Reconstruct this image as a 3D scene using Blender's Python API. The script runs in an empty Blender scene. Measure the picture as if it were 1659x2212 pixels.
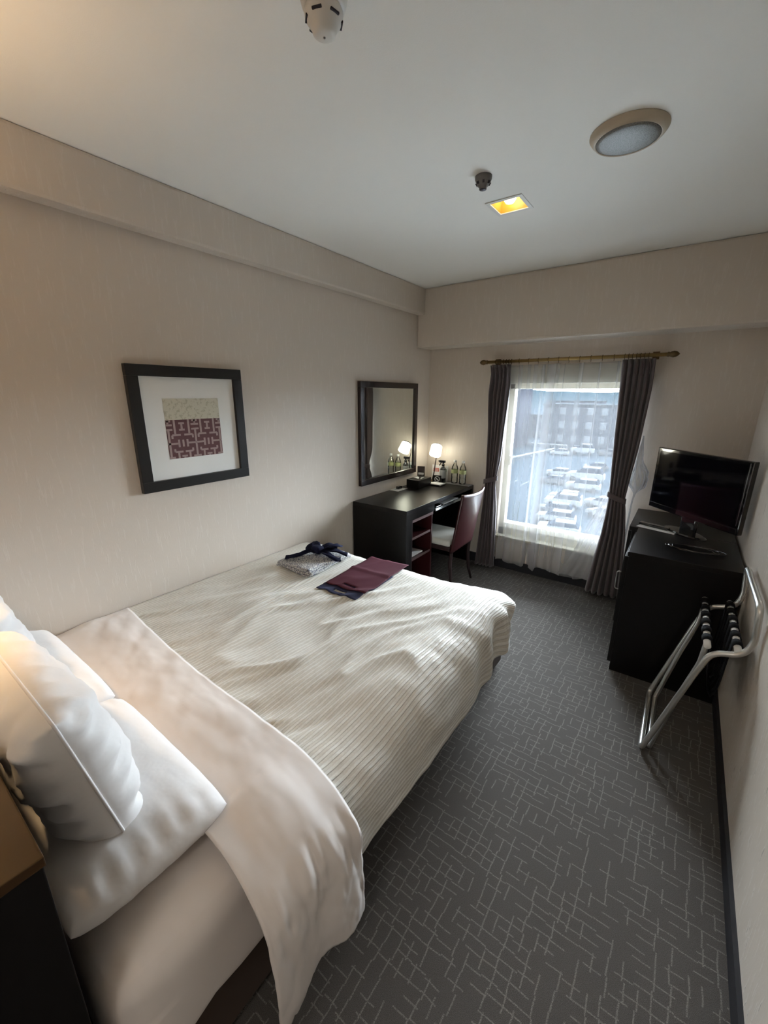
import bpy, bmesh, math, random
from mathutils import Vector, Matrix, noise
random.seed(7)
S = bpy.context.scene
C = S.collection
PI = math.pi

# ------------------------------------------------------------------ camera, world, sun, exposure
cam_d = bpy.data.cameras.new('camera'); cam = bpy.data.objects.new('camera', cam_d); C.objects.link(cam)
cam_d.sensor_fit = 'HORIZONTAL'; cam_d.sensor_width = 36.0
cam_d.lens = 888.0 / 1659.0 * 36.0
cam_d.clip_start = 0.02; cam_d.clip_end = 3000
yaw, pitch, roll = 0.6272, -0.2761, 0.0040
fw = Vector((-math.sin(yaw)*math.cos(pitch), math.cos(yaw)*math.cos(pitch), math.sin(pitch)))
rt = Vector((math.cos(yaw), math.sin(yaw), 0)); up = rt.cross(fw)
r2 = math.cos(roll)*rt + math.sin(roll)*up; u2 = -math.sin(roll)*rt + math.cos(roll)*up
M = Matrix.Identity(4)
for i in range(3):
    M[i][0] = r2[i]; M[i][1] = u2[i]; M[i][2] = -fw[i]
M[0][3], M[1][3], M[2][3] = 2.0368, 0.08, 1.5377
cam.matrix_world = M
S.camera = cam

W = bpy.data.worlds.new('world'); S.world = W; W.use_nodes = True
wn = W.node_tree.nodes['Background']
wn.inputs[0].default_value = (0.80, 0.92, 1.0, 1); wn.inputs[1].default_value = 16.0

sd = bpy.data.lights.new('daylight', 'SUN'); sd.energy = 70.0; sd.angle = math.radians(70); sd.color = (0.86, 0.94, 1.0)
so = bpy.data.objects.new('daylight', sd); C.objects.link(so)
so.rotation_euler = Vector((-0.10, -1.0, -0.42)).to_track_quat('-Z', 'Y').to_euler()

def area(name, loc, size, energy, col, aim=(0, 0, -1), sy=None):
    l = bpy.data.lights.new(name, 'AREA'); l.energy = energy; l.color = col; l.size = size
    if sy: l.shape = 'RECTANGLE'; l.size_y = sy
    o = bpy.data.objects.new(name, l); C.objects.link(o); o.location = loc
    o.rotation_euler = Vector(aim).to_track_quat('-Z', 'Y').to_euler()
    return o
area('corridor_fill', (1.95, -1.1, 2.36), 0.5, 9, (1.0, 0.93, 0.85))  # added fill from the passage behind the camera, no fixture seen

S.view_settings.view_transform = 'Standard'; S.view_settings.look = 'None'
S.view_settings.exposure = 0.35; S.view_settings.gamma = 1.0; S.view_settings.use_curve_mapping = False

# ------------------------------------------------------------------ materials
def mat(name, col, rough=0.6, metal=0.0, spec=0.5, emit=None, es=1.0, coat=0.0, sheen=0.0, alpha=None):
    m = bpy.data.materials.new(name); m.use_nodes = True
    b = m.node_tree.nodes['Principled BSDF']
    b.inputs['Base Color'].default_value = (*col, 1); b.inputs['Roughness'].default_value = rough
    b.inputs['Metallic'].default_value = metal; b.inputs['Specular IOR Level'].default_value = spec
    b.inputs['Coat Weight'].default_value = coat; b.inputs['Sheen Weight'].default_value = sheen
    if emit: b.inputs['Emission Color'].default_value = (*emit, 1); b.inputs['Emission Strength'].default_value = es
    return m

class NT:
    def __init__(s, m): s.m = m; s.t = m.node_tree; s.b = s.t.nodes['Principled BSDF']
    def n(s, ty, **k):
        o = s.t.nodes.new(ty)
        for a, v in k.items(): setattr(o, a, v)
        return o
    def l(s, a, b): s.t.links.new(a, b)
    def math(s, op, a, b=None, c=None):
        o = s.n('ShaderNodeMath', operation=op)
        for i, v in enumerate((a, b, c)):
            if v is None: continue
            if isinstance(v, (int, float)): o.inputs[i].default_value = v
            else: s.l(v, o.inputs[i])
        return o.outputs[0]
    def coord(s, k='Object', scale=(1, 1, 1)):
        tc = s.n('ShaderNodeTexCoord'); mp = s.n('ShaderNodeMapping'); mp.inputs['Scale'].default_value = scale
        s.l(tc.outputs[k], mp.inputs[0]); return mp.outputs[0]
    def noise(s, co, scale, detail=3, rough=0.5):
        o = s.n('ShaderNodeTexNoise'); o.inputs['Scale'].default_value = scale; o.inputs['Detail'].default_value = detail
        o.inputs['Roughness'].default_value = rough
        s.l(co, o.inputs['Vector']); return o.outputs[0]
    def mix(s, f, a, b):
        o = s.n('ShaderNodeMix', data_type='RGBA')
        if isinstance(f, (int, float)): o.inputs[0].default_value = f
        else: s.l(f, o.inputs[0])
        for i, v in ((6, a), (7, b)):
            if isinstance(v, tuple): o.inputs[i].default_value = (*v, 1)
            else: s.l(v, o.inputs[i])
        return o.outputs[2]
    def bump(s, h, strength=0.3, dist=0.002):
        o = s.n('ShaderNodeBump'); o.inputs['Strength'].default_value = strength; o.inputs['Distance'].default_value = dist
        s.l(h, o.inputs['Height']); s.l(o.outputs[0], s.b.inputs['Normal'])
    def ramp(s, f, a, b):
        o = s.n('ShaderNodeMapRange'); s.l(f, o.inputs[0])
        o.inputs[1].default_value = a; o.inputs[2].default_value = b; return o.outputs[0]

def wallpaper(name, base, lite, rough_hi=0.58, rough_lo=0.20):
    m = mat(name, base, 0.55, spec=0.45); t = NT(m)
    n1 = t.noise(t.coord(scale=(70, 70, 9)), 1.0, 4, 0.6); s1 = t.ramp(n1, 0.56, 0.68)
    n2 = t.noise(t.coord(scale=(300, 300, 60)), 1.0, 2)
    t.l(t.mix(s1, base, lite), t.b.inputs['Base Color'])
    r = t.math('MULTIPLY_ADD', s1, rough_lo-rough_hi, rough_hi); t.l(r, t.b.inputs['Roughness'])
    t.bump(t.math('ADD', t.math('MULTIPLY', s1, 0.8), t.math('MULTIPLY', n2, 0.6)), 0.30, 0.001)
    return m
m_wall = wallpaper('wallpaper', (0.60, 0.53, 0.455), (0.645, 0.580, 0.510))
m_ceil = mat('ceiling_paint', (0.86, 0.85, 0.81), 0.9); t = NT(m_ceil)
t.bump(t.noise(t.coord(), 260, 3), 0.25, 0.001)
m_base = mat('dark_baseboard', (0.012, 0.012, 0.016), 0.45)
# carpet: dark grey loop pile with pale broken right-angled lines
m_carpet = mat('carpet', (0.06, 0.055, 0.05), 0.95, spec=0.1); t = NT(m_carpet)
tc = t.n('ShaderNodeTexCoord'); sx = t.n('ShaderNodeSeparateXYZ'); t.l(tc.outputs['Object'], sx.inputs[0])
def carpet_lines(a, b, pa, pb, thr, w, seed):
    # lines perpendicular to a every pa metres, broken into pieces of pb along b
    wob = t.noise(t.coord(scale=(9, 9, 9)), 1.0, 2)
    u = t.math('DIVIDE', t.math('MULTIPLY_ADD', wob, 0.012, a), pa); ku = t.math('FLOOR', u); fu = t.math('FRACT', u)
    off = t.n('ShaderNodeTexWhiteNoise', noise_dimensions='1D'); t.l(t.math('ADD', ku, seed), off.inputs['W'])
    v = t.math('ADD', t.math('DIVIDE', b, pb), t.math('MULTIPLY', off.outputs[0], 7.3)); kv = t.math('FLOOR', v)
    cb = t.n('ShaderNodeCombineXYZ'); t.l(ku, cb.inputs[0]); t.l(kv, cb.inputs[1]); cb.inputs[2].default_value = seed
    wn_ = t.n('ShaderNodeTexWhiteNoise', noise_dimensions='3D'); t.l(cb.outputs[0], wn_.inputs['Vector'])
    on = t.math('GREATER_THAN', wn_.outputs[0], thr)
    # shift each piece a little
    sh = t.math('MULTIPLY_ADD', wn_.outputs[0], 0.5, 0.2)
    d = t.math('ABSOLUTE', t.math('SUBTRACT', fu, sh)); ln = t.math('LESS_THAN', d, w/pa)
    return t.math('MULTIPLY', ln, on)
la = carpet_lines(sx.outputs[0], sx.outputs[1], 0.036, 0.050, 0.34, 0.0020, 3.0)
lb = carpet_lines(sx.outputs[1], sx.outputs[0], 0.032, 0.046, 0.36, 0.0019, 11.0)
ll = t.math('MAXIMUM', la, lb)
fz = t.noise(t.coord(), 700, 2); fz2 = t.noise(t.coord(), 2.2, 3)
g = t.mix(t.ramp(fz, 0.35, 0.65), (0.062, 0.056, 0.052), (0.128, 0.118, 0.108))
g2 = t.mix(t.math('MULTIPLY', ll, t.ramp(t.noise(t.coord(), 350, 2), 0.35, 0.55)), g, (0.215, 0.20, 0.18))
t.l(g2, t.b.inputs['Base Color'])
t.bump(t.math('ADD', fz, t.math('MULTIPLY', ll, 0.7)), 0.6, 0.003)

m_black = mat('black_wood', (0.012, 0.010, 0.010), 0.30, spec=0.28); t = NT(m_black)
gr = t.noise(t.coord(scale=(60, 3, 60)), 1.0, 4); t.l(t.mix(gr, (0.003, 0.0028, 0.003), (0.008, 0.0065, 0.006)), t.b.inputs['Base Color'])
m_blackedge = mat('black_wood_trim', (0.02, 0.016, 0.015), 0.3)
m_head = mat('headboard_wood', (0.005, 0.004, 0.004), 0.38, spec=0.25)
m_ledge = mat('headboard_ledge_lamplit', (0.050, 0.024, 0.006), 0.42, spec=0.3)  # dark wood with the wall lamp's amber reflection mixed into its colour
m_frame = mat('black_picture_frame', (0.010, 0.009, 0.009), 0.35)
m_mirframe = mat('dark_red_brown_frame', (0.020, 0.011, 0.010), 0.25, coat=0.4)
m_mirror = mat('mirror_glass', (0.86, 0.90, 0.86), 0.0, metal=1.0)
m_mat_board = mat('white_mat_board', (0.78, 0.78, 0.75), 0.8)
m_cream = mat('cream_relief_paper', (0.50, 0.47, 0.36), 0.8); t = NT(m_cream)
cr = t.noise(t.coord(), 55, 4, 0.7); t.l(t.mix(t.ramp(cr, 0.52, 0.60), (0.56, 0.53, 0.42), (0.43, 0.40, 0.30)), t.b.inputs['Base Color']); t.bump(cr, 0.8, 0.003)
m_maroonp = mat('maroon_print', (0.115, 0.050, 0.055), 0.85)
m_lattice = mat('pale_lattice_print', (0.36, 0.27, 0.255), 0.85)
m_maroon = mat('maroon_lacquer', (0.038, 0.007, 0.008), 0.32, coat=0.12)
m_edge = mat('grey_pink_edging', (0.16, 0.11, 0.11), 0.35)
m_darkleg = mat('dark_brown_wood', (0.022, 0.010, 0.010), 0.35)
m_seat = mat('pale_seat_vinyl', (0.52, 0.52, 0.47), 0.55)
m_sheet = mat('white_sheet', (0.80, 0.74, 0.70), 0.75, sheen=0.2); t = NT(m_sheet)
t.bump(t.noise(t.coord(), 5, 3, 0.4), 0.13, 0.03)
m_pillow = mat('white_pillowcase', (0.82, 0.80, 0.79), 0.8, sheen=0.25); t = NT(m_pillow)
t.bump(t.noise(t.coord(scale=(1, 1, 1)), 7, 4, 0.5), 0.22, 0.03)
m_cover = mat('striped_coverlet', (0.72, 0.68, 0.60), 0.6, sheen=0.2); t = NT(m_cover)
uv = t.n('ShaderNodeUVMap'); sp = t.n('ShaderNodeSeparateXYZ'); t.l(uv.outputs[0], sp.inputs[0])
wv = t.math('SINE', t.math('MULTIPLY', sp.outputs[0], 2*PI/0.0175)); st = t.ramp(wv, -0.35, 0.35)
t.l(t.mix(st, (0.67, 0.625, 0.54), (0.79, 0.76, 0.69)), t.b.inputs['Base Color'])
t.l(t.math('MULTIPLY_ADD', st, -0.22, 0.68), t.b.inputs['Roughness'])
t.bump(t.math('ADD', st, t.math('MULTIPLY', t.noise(t.coord(scale=(30, 11, 20)), 1.0, 4, 0.6), 2.2)), 0.55, 0.005)
m_bedbase = mat('brown_bed_base', (0.075, 0.052, 0.040), 0.85)
m_curtain = mat('grey_brown_drape', (0.088, 0.066, 0.070), 0.8, sheen=0.3); t = NT(m_curtain)
t.bump(t.noise(t.coord(), 500, 2), 0.3, 0.001)
m_brass = mat('antique_brass', (0.36, 0.25, 0.10), 0.35, metal=0.8)
m_brassd = mat('dark_brass', (0.13, 0.085, 0.035), 0.45, metal=0.6)
m_chrome = mat('satin_metal', (0.66, 0.655, 0.63), 0.30, metal=0.85)
m_webbing = mat('black_webbing', (0.008, 0.008, 0.010), 0.85, spec=0.15)
m_whitecap = mat('white_paint', (0.78, 0.78, 0.76), 0.4)
m_plastic = mat('white_plastic', (0.68, 0.66, 0.62), 0.35)
m_greyp = mat('grey_plastic', (0.16, 0.155, 0.15), 0.4)
m_dark = mat('dark_slot', (0.01, 0.008, 0.02), 0.5)
m_ring = mat('beige_plastic_ring', (0.50, 0.43, 0.33), 0.5)
m_grille = mat('grey_perforated_grille', (0.13, 0.13, 0.125), 0.5)
t = NT(m_grille); vr = t.n('ShaderNodeTexVoronoi'); vr.inputs['Scale'].default_value = 350
t.l(t.coord(), vr.inputs['Vector']); t.l(t.mix(t.ramp(vr.outputs[0], 0.2, 0.5), (0.05, 0.05, 0.05), (0.19, 0.19, 0.18)), t.b.inputs['Base Color'])
m_amber = mat('amber_reflector', (0.62, 0.40, 0.08), 0.35)
m_bulb = mat('lit_bulb', (1, .9, .7), 0.5, emit=(1.0, 0.90, 0.62), es=9)
m_shade = mat('lit_lamp_shade', (1, 1, .95), 0.6, emit=(1.0, 0.97, 0.80), es=11)
m_cream_metal = mat('cream_window_frame', (0.44, 0.415, 0.335), 0.45)
m_tv = mat('gloss_black', (0.006, 0.006, 0.008), 0.08, coat=1.0)
m_screen = mat('dark_screen', (0.003, 0.003, 0.005), 0.06, spec=0.2)
m_silver = mat('silver_strip', (0.7, 0.75, 0.78), 0.15, metal=1.0)
m_stick = mat('sticker_print', (0.10, 0.12, 0.12), 0.7, spec=0.1)
m_paper = mat('white_paper', (0.82, 0.82, 0.80), 0.7)
m_red = mat('red_print', (0.62, 0.12, 0.08), 0.7); m_green = mat('green_print', (0.14, 0.30, 0.20), 0.7)
m_navy = mat('navy_cloth', (0.006, 0.008, 0.030), 0.9, spec=0.2)
m_navybag = mat('navy_nonwoven', (0.022, 0.027, 0.075), 0.85)
m_bag = mat('maroon_nonwoven', (0.082, 0.018, 0.030), 0.85, spec=0.2); t = NT(m_bag); t.bump(t.noise(t.coord(), 600, 2), 0.3, 0.001)
m_yukata = mat('patterned_nightwear', (0.6, 0.6, 0.6), 0.9); t = NT(m_yukata)
vr = t.n('ShaderNodeTexVoronoi', feature='DISTANCE_TO_EDGE'); vr.inputs['Scale'].default_value = 70
t.l(t.coord(scale=(1, 1, 1)), vr.inputs['Vector'])
t.l(t.mix(t.ramp(vr.outputs[0], 0.03, 0.12), (0.11, 0.11, 0.16), (0.60, 0.59, 0.56)), t.b.inputs['Base Color'])
m_bottlelabel = mat('green_yellow_label', (0.40, 0.43, 0.20), 0.5)
m_spray = mat('spray_label_grey', (0.35, 0.36, 0.36), 0.5)

def clear(name, tint, refl=0.12):
    m = bpy.data.materials.new(name); m.use_nodes = True; nt = m.node_tree
    for n in list(nt.nodes): nt.nodes.remove(n)
    o = nt.nodes.new('ShaderNodeOutputMaterial'); a = nt.nodes.new('ShaderNodeBsdfTransparent'); a.inputs[0].default_value = (*tint, 1)
    b = nt.nodes.new('ShaderNodeBsdfGlossy'); b.inputs['Roughness'].default_value = 0.03
    f = nt.nodes.new('ShaderNodeFresnel'); f.inputs[0].default_value = 1.45
    k = nt.nodes.new('ShaderNodeMath'); k.operation = 'MULTIPLY_ADD'; k.inputs[1].default_value = 1.0; k.inputs[2].default_value = refl - 0.04
    x = nt.nodes.new('ShaderNodeMixShader')
    nt.links.new(f.outputs[0], k.inputs[0]); nt.links.new(k.outputs[0], x.inputs[0]); nt.links.new(a.outputs[0], x.inputs[1]); nt.links.new(b.outputs[0], x.inputs[2])
    nt.links.new(x.outputs[0], o.inputs[0]); return m
m_glass = clear('window_glass', (0.97, 0.985, 1.0), 0.05)
m_bottle = clear('clear_plastic', (0.93, 0.95, 0.92), 0.12)

def sheer_mat(name, alpha, col, trl=0.5):
    m = bpy.data.materials.new(name); m.use_nodes = True; nt = m.node_tree
    for n in list(nt.nodes): nt.nodes.remove(n)
    o = nt.nodes.new('ShaderNodeOutputMaterial'); a = nt.nodes.new('ShaderNodeBsdfTransparent')
    d = nt.nodes.new('ShaderNodeBsdfDiffuse'); d.inputs[0].default_value = (*col, 1)
    tr = nt.nodes.new('ShaderNodeBsdfTranslucent'); tr.inputs[0].default_value = (*[c*trl for c in col], 1)
    ad = nt.nodes.new('ShaderNodeMixShader'); ad.inputs[0].default_value = 0.40
    # seen edge-on the open weave closes up
    lw = nt.nodes.new('ShaderNodeLayerWeight'); lw.inputs[0].default_value = 0.35
    k = nt.nodes.new('ShaderNodeMath'); k.operation = 'MULTIPLY_ADD'; k.inputs[1].default_value = 0.55; k.inputs[2].default_value = alpha; k.use_clamp = True
    x = nt.nodes.new('ShaderNodeMixShader')
    nt.links.new(d.outputs[0], ad.inputs[1]); nt.links.new(tr.outputs[0], ad.inputs[2])
    nt.links.new(lw.outputs['Facing'], k.inputs[0]); nt.links.new(k.outputs[0], x.inputs[0])
    nt.links.new(a.outputs[0], x.inputs[1]); nt.links.new(ad.outputs[0], x.inputs[2]); nt.links.new(x.outputs[0], o.inputs[0])
    return m
m_sheer = sheer_mat('sheer_voile', 0.36, (0.84, 0.84, 0.86), 0.075)

# ------------------------------------------------------------------ helpers
def link(name, me, m=None, parent=None, loc=None, smooth=None):
    o = bpy.data.objects.new(name, me); C.objects.link(o)
    if m: me.materials.append(m)
    if parent: o.parent = parent
    if loc: o.location = loc
    if smooth is not None:
        for p in me.polygons: p.use_smooth = smooth
    return o
def obj(name, bm, m=None, parent=None, loc=None, smooth=False, auto=None):
    me = bpy.data.meshes.new(name); bmesh.ops.recalc_face_normals(bm, faces=bm.faces[:]) if auto != 'keep' else None
    bm.to_mesh(me); bm.free()
    return link(name, me, m, parent, loc, smooth)
def add_box(bm, lo, hi, bev=0.0, mtx=None):
    x0, y0, z0 = lo; x1, y1, z1 = hi
    vs = [bm.verts.new(p) for p in [(x0,y0,z0),(x1,y0,z0),(x1,y1,z0),(x0,y1,z0),(x0,y0,z1),(x1,y0,z1),(x1,y1,z1),(x0,y1,z1)]]
    fs = [bm.faces.new([vs[i] for i in f]) for f in [(3,2,1,0),(4,5,6,7),(0,1,5,4),(1,2,6,5),(2,3,7,6),(3,0,4,7)]]
    if bev:
        es = list({e for f in fs for e in f.edges})
        r = bmesh.ops.bevel(bm, geom=es, offset=bev, segments=2, profile=0.6, affect='EDGES')
        vs = list({v for f in r['faces'] for v in f.verts} | {v for v in vs if v.is_valid})
    if mtx: bmesh.ops.transform(bm, matrix=mtx, verts=vs)
    return vs
def box(name, lo, hi, m, parent=None, bev=0.0, mtx=None):
    bm = bmesh.new(); add_box(bm, lo, hi, bev, mtx); return obj(name, bm, m, parent)
def smooth_path(pts, n=5):
    P = [Vector(p) for p in pts]; out = []
    for i in range(len(P)-1):
        p0 = P[max(i-1, 0)]; p1 = P[i]; p2 = P[i+1]; p3 = P[min(i+2, len(P)-1)]
        for k in range(n):
            u = k/n
            out.append(0.5*((2*p1)+(-p0+p2)*u+(2*p0-5*p1+4*p2-p3)*u*u+(-p0+3*p1-3*p2+p3)*u**3))
    out.append(P[-1]); return out
def round_path(pts, r=0.04, n=5):
    P = [Vector(p) for p in pts]; out = [P[0]]
    for i in range(1, len(P)-1):
        a = P[i-1]-P[i]; b = P[i+1]-P[i]; q = min(r, a.length*0.49, b.length*0.49)
        s = P[i]+a.normalized()*q; e = P[i]+b.normalized()*q
        for k in range(n+1):
            u = k/n; out.append(s*(1-u)**2+P[i]*2*u*(1-u)+e*u*u)
    out.append(P[-1]); return out
def add_tube(bm, pts, r, seg=10, close=False, caps=True):
    P = [Vector(p) for p in pts]; rings = []; n = len(P)
    rr = r if isinstance(r, (list, tuple)) else [r]*n
    prev = None
    for i, p in enumerate(P):
        if close: d = (P[(i+1) % n]-P[i-1]).normalized()
        else: d = (P[min(i+1, n-1)]-P[max(i-1, 0)]).normalized()
        if prev is None:
            a = Vector((0, 0, 1)) if abs(d.z) < 0.9 else Vector((1, 0, 0)); u = d.cross(a).normalized()
        else:
            u = (prev-d*prev.dot(d)).normalized()
        prev = u; v = d.cross(u)
        rings.append([bm.verts.new(p+(u*math.cos(2*PI*k/seg)+v*math.sin(2*PI*k/seg))*rr[i]) for k in range(seg)])
    for i in range(n-1+(1 if close else 0)):
        a = rings[i]; b = rings[(i+1) % n]
        for k in range(seg): bm.faces.new((a[k], a[(k+1) % seg], b[(k+1) % seg], b[k]))
    if caps and not close: bm.faces.new(rings[0][::-1]); bm.faces.new(rings[-1])
def tube(name, pts, r, m, parent=None, seg=10, close=False):
    bm = bmesh.new(); add_tube(bm, pts, r, seg, close); return obj(name, bm, m, parent, smooth=True)
def add_lathe(bm, prof, seg=24, c=(0, 0, 0), mtx=None):
    rings = []; vs_all = []
    for r, z in prof:
        if r < 1e-6: ring = [bm.verts.new((c[0], c[1], c[2]+z))]
        else: ring = [bm.verts.new((c[0]+r*math.cos(2*PI*k/seg), c[1]+r*math.sin(2*PI*k/seg), c[2]+z)) for k in range(seg)]
        rings.append(ring); vs_all += ring
    for a, b in zip(rings, rings[1:]):
        for k in range(seg):
            k2 = (k+1) % seg
            if len(a) == 1 and len(b) == 1: continue
            if len(a) == 1: bm.faces.new((a[0], b[k2], b[k]))
            elif len(b) == 1: bm.faces.new((a[k], a[k2], b[0]))
            else: bm.faces.new((a[k], a[k2], b[k2], b[k]))
    if mtx: bmesh.ops.transform(bm, matrix=mtx, verts=vs_all)
def lathe(name, prof, m, parent=None, c=(0, 0, 0), seg=24, mtx=None, smooth=True):
    bm = bmesh.new(); add_lathe(bm, prof, seg, c, mtx); return obj(name, bm, m, parent, smooth=smooth)
def add_grid(bm, f, nu, nv, uvf=None):
    g = [[bm.verts.new(f(i/nu, j/nv)) for j in range(nv+1)] for i in range(nu+1)]
    fs = []
    for i in range(nu):
        for j in range(nv):
            fc = bm.faces.new((g[i][j], g[i+1][j], g[i+1][j+1], g[i][j+1])); fs.append((fc, i, j))
    if uvf:
        uvl = bm.loops.layers.uv.verify()
        for fc, i, j in fs:
            for lp, (a, b) in zip(fc.loops, ((i, j), (i+1, j), (i+1, j+1), (i, j+1))): lp[uvl].uv = uvf(a/nu, b/nv)
    return g
def add_prism(bm, poly, z0, z1, mtx=None):
    a = [bm.verts.new((x, y, z0)) for x, y in poly]; b = [bm.verts.new((x, y, z1)) for x, y in poly]
    bm.faces.new(a[::-1]); bm.faces.new(b); n = len(poly)
    for i in range(n): bm.faces.new((a[i], a[(i+1) % n], b[(i+1) % n], b[i]))
    if mtx: bmesh.ops.transform(bm, matrix=mtx, verts=a+b)
def tag(o, label, cat, group=None, kind=None):
    o['label'] = label; o['category'] = cat
    if group: o['group'] = group
    if kind: o['kind'] = kind
    return o
def thing(name, label, cat, loc=(0, 0, 0), rz=0.0, group=None):
    o = bpy.data.objects.new(name, None); C.objects.link(o); o.empty_display_size = 0.05
    o.location = loc; o.rotation_euler = (0, 0, rz); return tag(o, label, cat, group)
def struct(name, label, cat, bm, m, parent=None):
    o = obj(name, bm, m, parent); 
    if parent is None: tag(o, label, cat, kind='structure')
    return o
def sbox(name, label, cat, boxes, m):
    bm = bmesh.new()
    for b in boxes: add_box(bm, b[0], b[1], b[2] if len(b) > 2 else 0)
    return struct(name, label, cat, bm, m)
def fbm(x, y, z=0.0, o=3): return noise.fractal(Vector((x, y, z)), 1.0, 2.0, o)
def interp(tab, z):
    # tab sorted by decreasing z: [(x, z)]
    if z >= tab[0][1]: return tab[0][0]
    for (xa, za), (xb, zb) in zip(tab, tab[1:]):
        if za >= z >= zb: return xa+(xb-xa)*(za-z)/(za-zb)
    return tab[-1][0]

# ------------------------------------------------------------------ room shell
RW, RD, RH = 2.385, 3.61, 2.40
OX0, OX1, OZ0, OZ1 = 0.76, 1.74, 0.30, 1.64      # window opening
sbox('floor', 'dark grey carpet with pale broken maze lines', 'floor', [((-0.1, -2.4, -0.1), (RW+0.1, RD+0.25, 0.0))], m_carpet)
sbox('ceiling', 'plain off-white papered ceiling', 'ceiling', [
    ((-0.1, -2.4, RH), (1.11, RD+0.25, RH+0.12)), ((1.266, -2.4, RH), (RW+0.1, RD+0.25, RH+0.12)),
    ((1.11, -2.4, RH), (1.266, 2.168, RH+0.12)), ((1.11, 2.324, RH), (1.266, RD+0.25, RH+0.12))], m_ceil)
sbox('wall_left', 'beige streaked wallpaper wall behind the bed side and desk', 'wall', [((-0.1, -0.18, 0), (0, RD, RH))], m_wall)
sbox('wall_right', 'beige streaked wallpaper wall beside the luggage rack', 'wall', [((RW, -2.4, 0), (RW+0.1, RD, RH))], m_wall)
sbox('wall_far', 'beige wallpaper wall around the window', 'wall', [
    ((-0.1, RD, 0), (OX0, RD+0.2, RH)), ((OX1, RD, 0), (RW+0.1, RD+0.2, RH)),
    ((OX0, RD, 0), (OX1, RD+0.2, OZ0)), ((OX0, RD, OZ1), (OX1, RD+0.2, RH))], m_wall)
sbox('wall_back', 'beige wallpaper wall behind the headboard', 'wall', [((-0.1, -0.18, 0), (1.46, -0.08, RH))], m_wall)
sbox('wall_corridor', 'side wall of the entry passage behind the viewer', 'wall', [((1.40, -2.3, 0), (1.46, -0.18, RH))], m_wall)
sbox('wall_entry', 'end wall of the entry passage behind the viewer', 'wall', [((1.40, -2.4, 0), (RW, -2.3, RH))], m_wall)
sbox('trim_1', 'long wallpapered soffit under the ceiling along the left wall', 'soffit', [((0.0, -0.08, 2.199), (0.075, RD, RH), 0.013)], m_wall)
sbox('trim_2', 'wide wallpapered beam under the ceiling above the window', 'soffit', [((0.0, 3.365, 1.941), (RW, RD, RH), 0.014)], m_wall)
sbox('baseboard_right', 'dark baseboard along the right wall', 'baseboard', [((RW-0.012, -2.3, 0), (RW, RD, 0.07))], m_base)
sbox('baseboard_left', 'dark baseboard along the left wall', 'baseboard', [((0, -0.08, 0), (0.012, RD, 0.07))], m_base)
sbox('baseboard_far', 'dark baseboard under the window', 'baseboard', [((0.012, RD-0.014, 0), (RW-0.012, RD, 0.085))], m_base)

# window
bm = bmesh.new()
y0, y1 = RD+0.055, RD+0.125
for b in [((OX0, y0, OZ0), (OX0+0.045, y1, OZ1)), ((OX1-0.045, y0, OZ0), (OX1, y1, OZ1)),
          ((OX0, y0, OZ1-0.045), (OX1, y1, OZ1)), ((OX0, y0, OZ0), (OX1, y1, OZ0+0.075))]: add_box(bm, *b, 0.004)
win = struct('window_1', 'wide cream framed hotel window behind the sheer curtain', 'window', bm, m_cream_metal)
box('window_sill', (OX0-0.03, RD-0.02, OZ0-0.012), (OX1+0.03, y0, OZ0+0.006), m_cream_metal, win, 0.003)
box('bottom_rail', (OX0+0.045, y0-0.02, OZ0+0.075), (OX1-0.045, y1, OZ0+0.125), m_cream_metal, win, 0.004)
box('head_casing', (OX0-0.03, RD-0.012, OZ1-0.005), (OX1+0.03, RD+0.01, OZ1+0.13), m_cream_metal, win, 0.003)
box('glass_pane', (OX0+0.045, RD+0.088, OZ0+0.125), (OX1-0.045, RD+0.094, OZ1-0.045), m_glass, win)
box('lock_latch', (OX0+0.048, y0-0.012, 0.95), (OX0+0.062, y0, 1.03), m_cream_metal, win, 0.003)
# fire access sticker: outlined tapering rounded tag stuck on the glass
sk = thing('window_sticker', 'pale outlined rounded sticker low on the left of the window glass', 'sticker', (0.893, RD+0.086, 0.53))
def tag_outline(w, h, t_, n=8):
    pts = []
    cs = [(-w/2, h/2, 0.012), (w/2, h/2, 0.012), (w*0.34, -h/2, 0.012), (-w*0.34, -h/2, 0.012)]
    return round_path([(c[0], 0, c[1]) for c in cs+[cs[0]]], 0.02, 4)
bm = bmesh.new(); add_tube(bm, tag_outline(0.06, 0.19, 0)[1:], 0.0028, 6, True); obj('outline', bm, m_stick, sk)
bm = bmesh.new(); add_tube(bm, [(p.x*0.55, p.y, p.z*0.62) for p in tag_outline(0.06, 0.19, 0)[1:]], 0.0022, 6, True); obj('inner_outline', bm, m_stick, sk)

# ------------------------------------------------------------------ outside
GZ = -12.5
m_asph = mat('asphalt', (0.0149, 0.0203, 0.0257), 0.9, spec=0.0); m_conc = mat('pale_concrete', (0.0200, 0.0240, 0.0280), 0.9, spec=0.0)
m_bldg = mat('grey_blue_facade', (0.0175, 0.0216, 0.0284), 0.8, spec=0.0); m_bldg2 = mat('pale_facade', (0.0257, 0.0284, 0.0365), 0.8, spec=0.0)
m_bwin = mat('far_window_glass', (0.055, 0.062, 0.070), 0.3, spec=0.0); m_wframe = mat('white_far_frame', (0.085, 0.09, 0.095), 0.6, spec=0.0)
m_hill = mat('hazy_hill', (0.0149, 0.0230, 0.0284), 1.0, spec=0.0); m_line = mat('road_paint', (0.0640, 0.0680, 0.0700), 0.8, spec=0.0)
m_carw = mat('white_car_paint', (0.092, 0.096, 0.10), 0.3, spec=0.0); m_carg = mat('silver_car_paint', (0.040, 0.043, 0.047), 0.3, spec=0.0)
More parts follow.
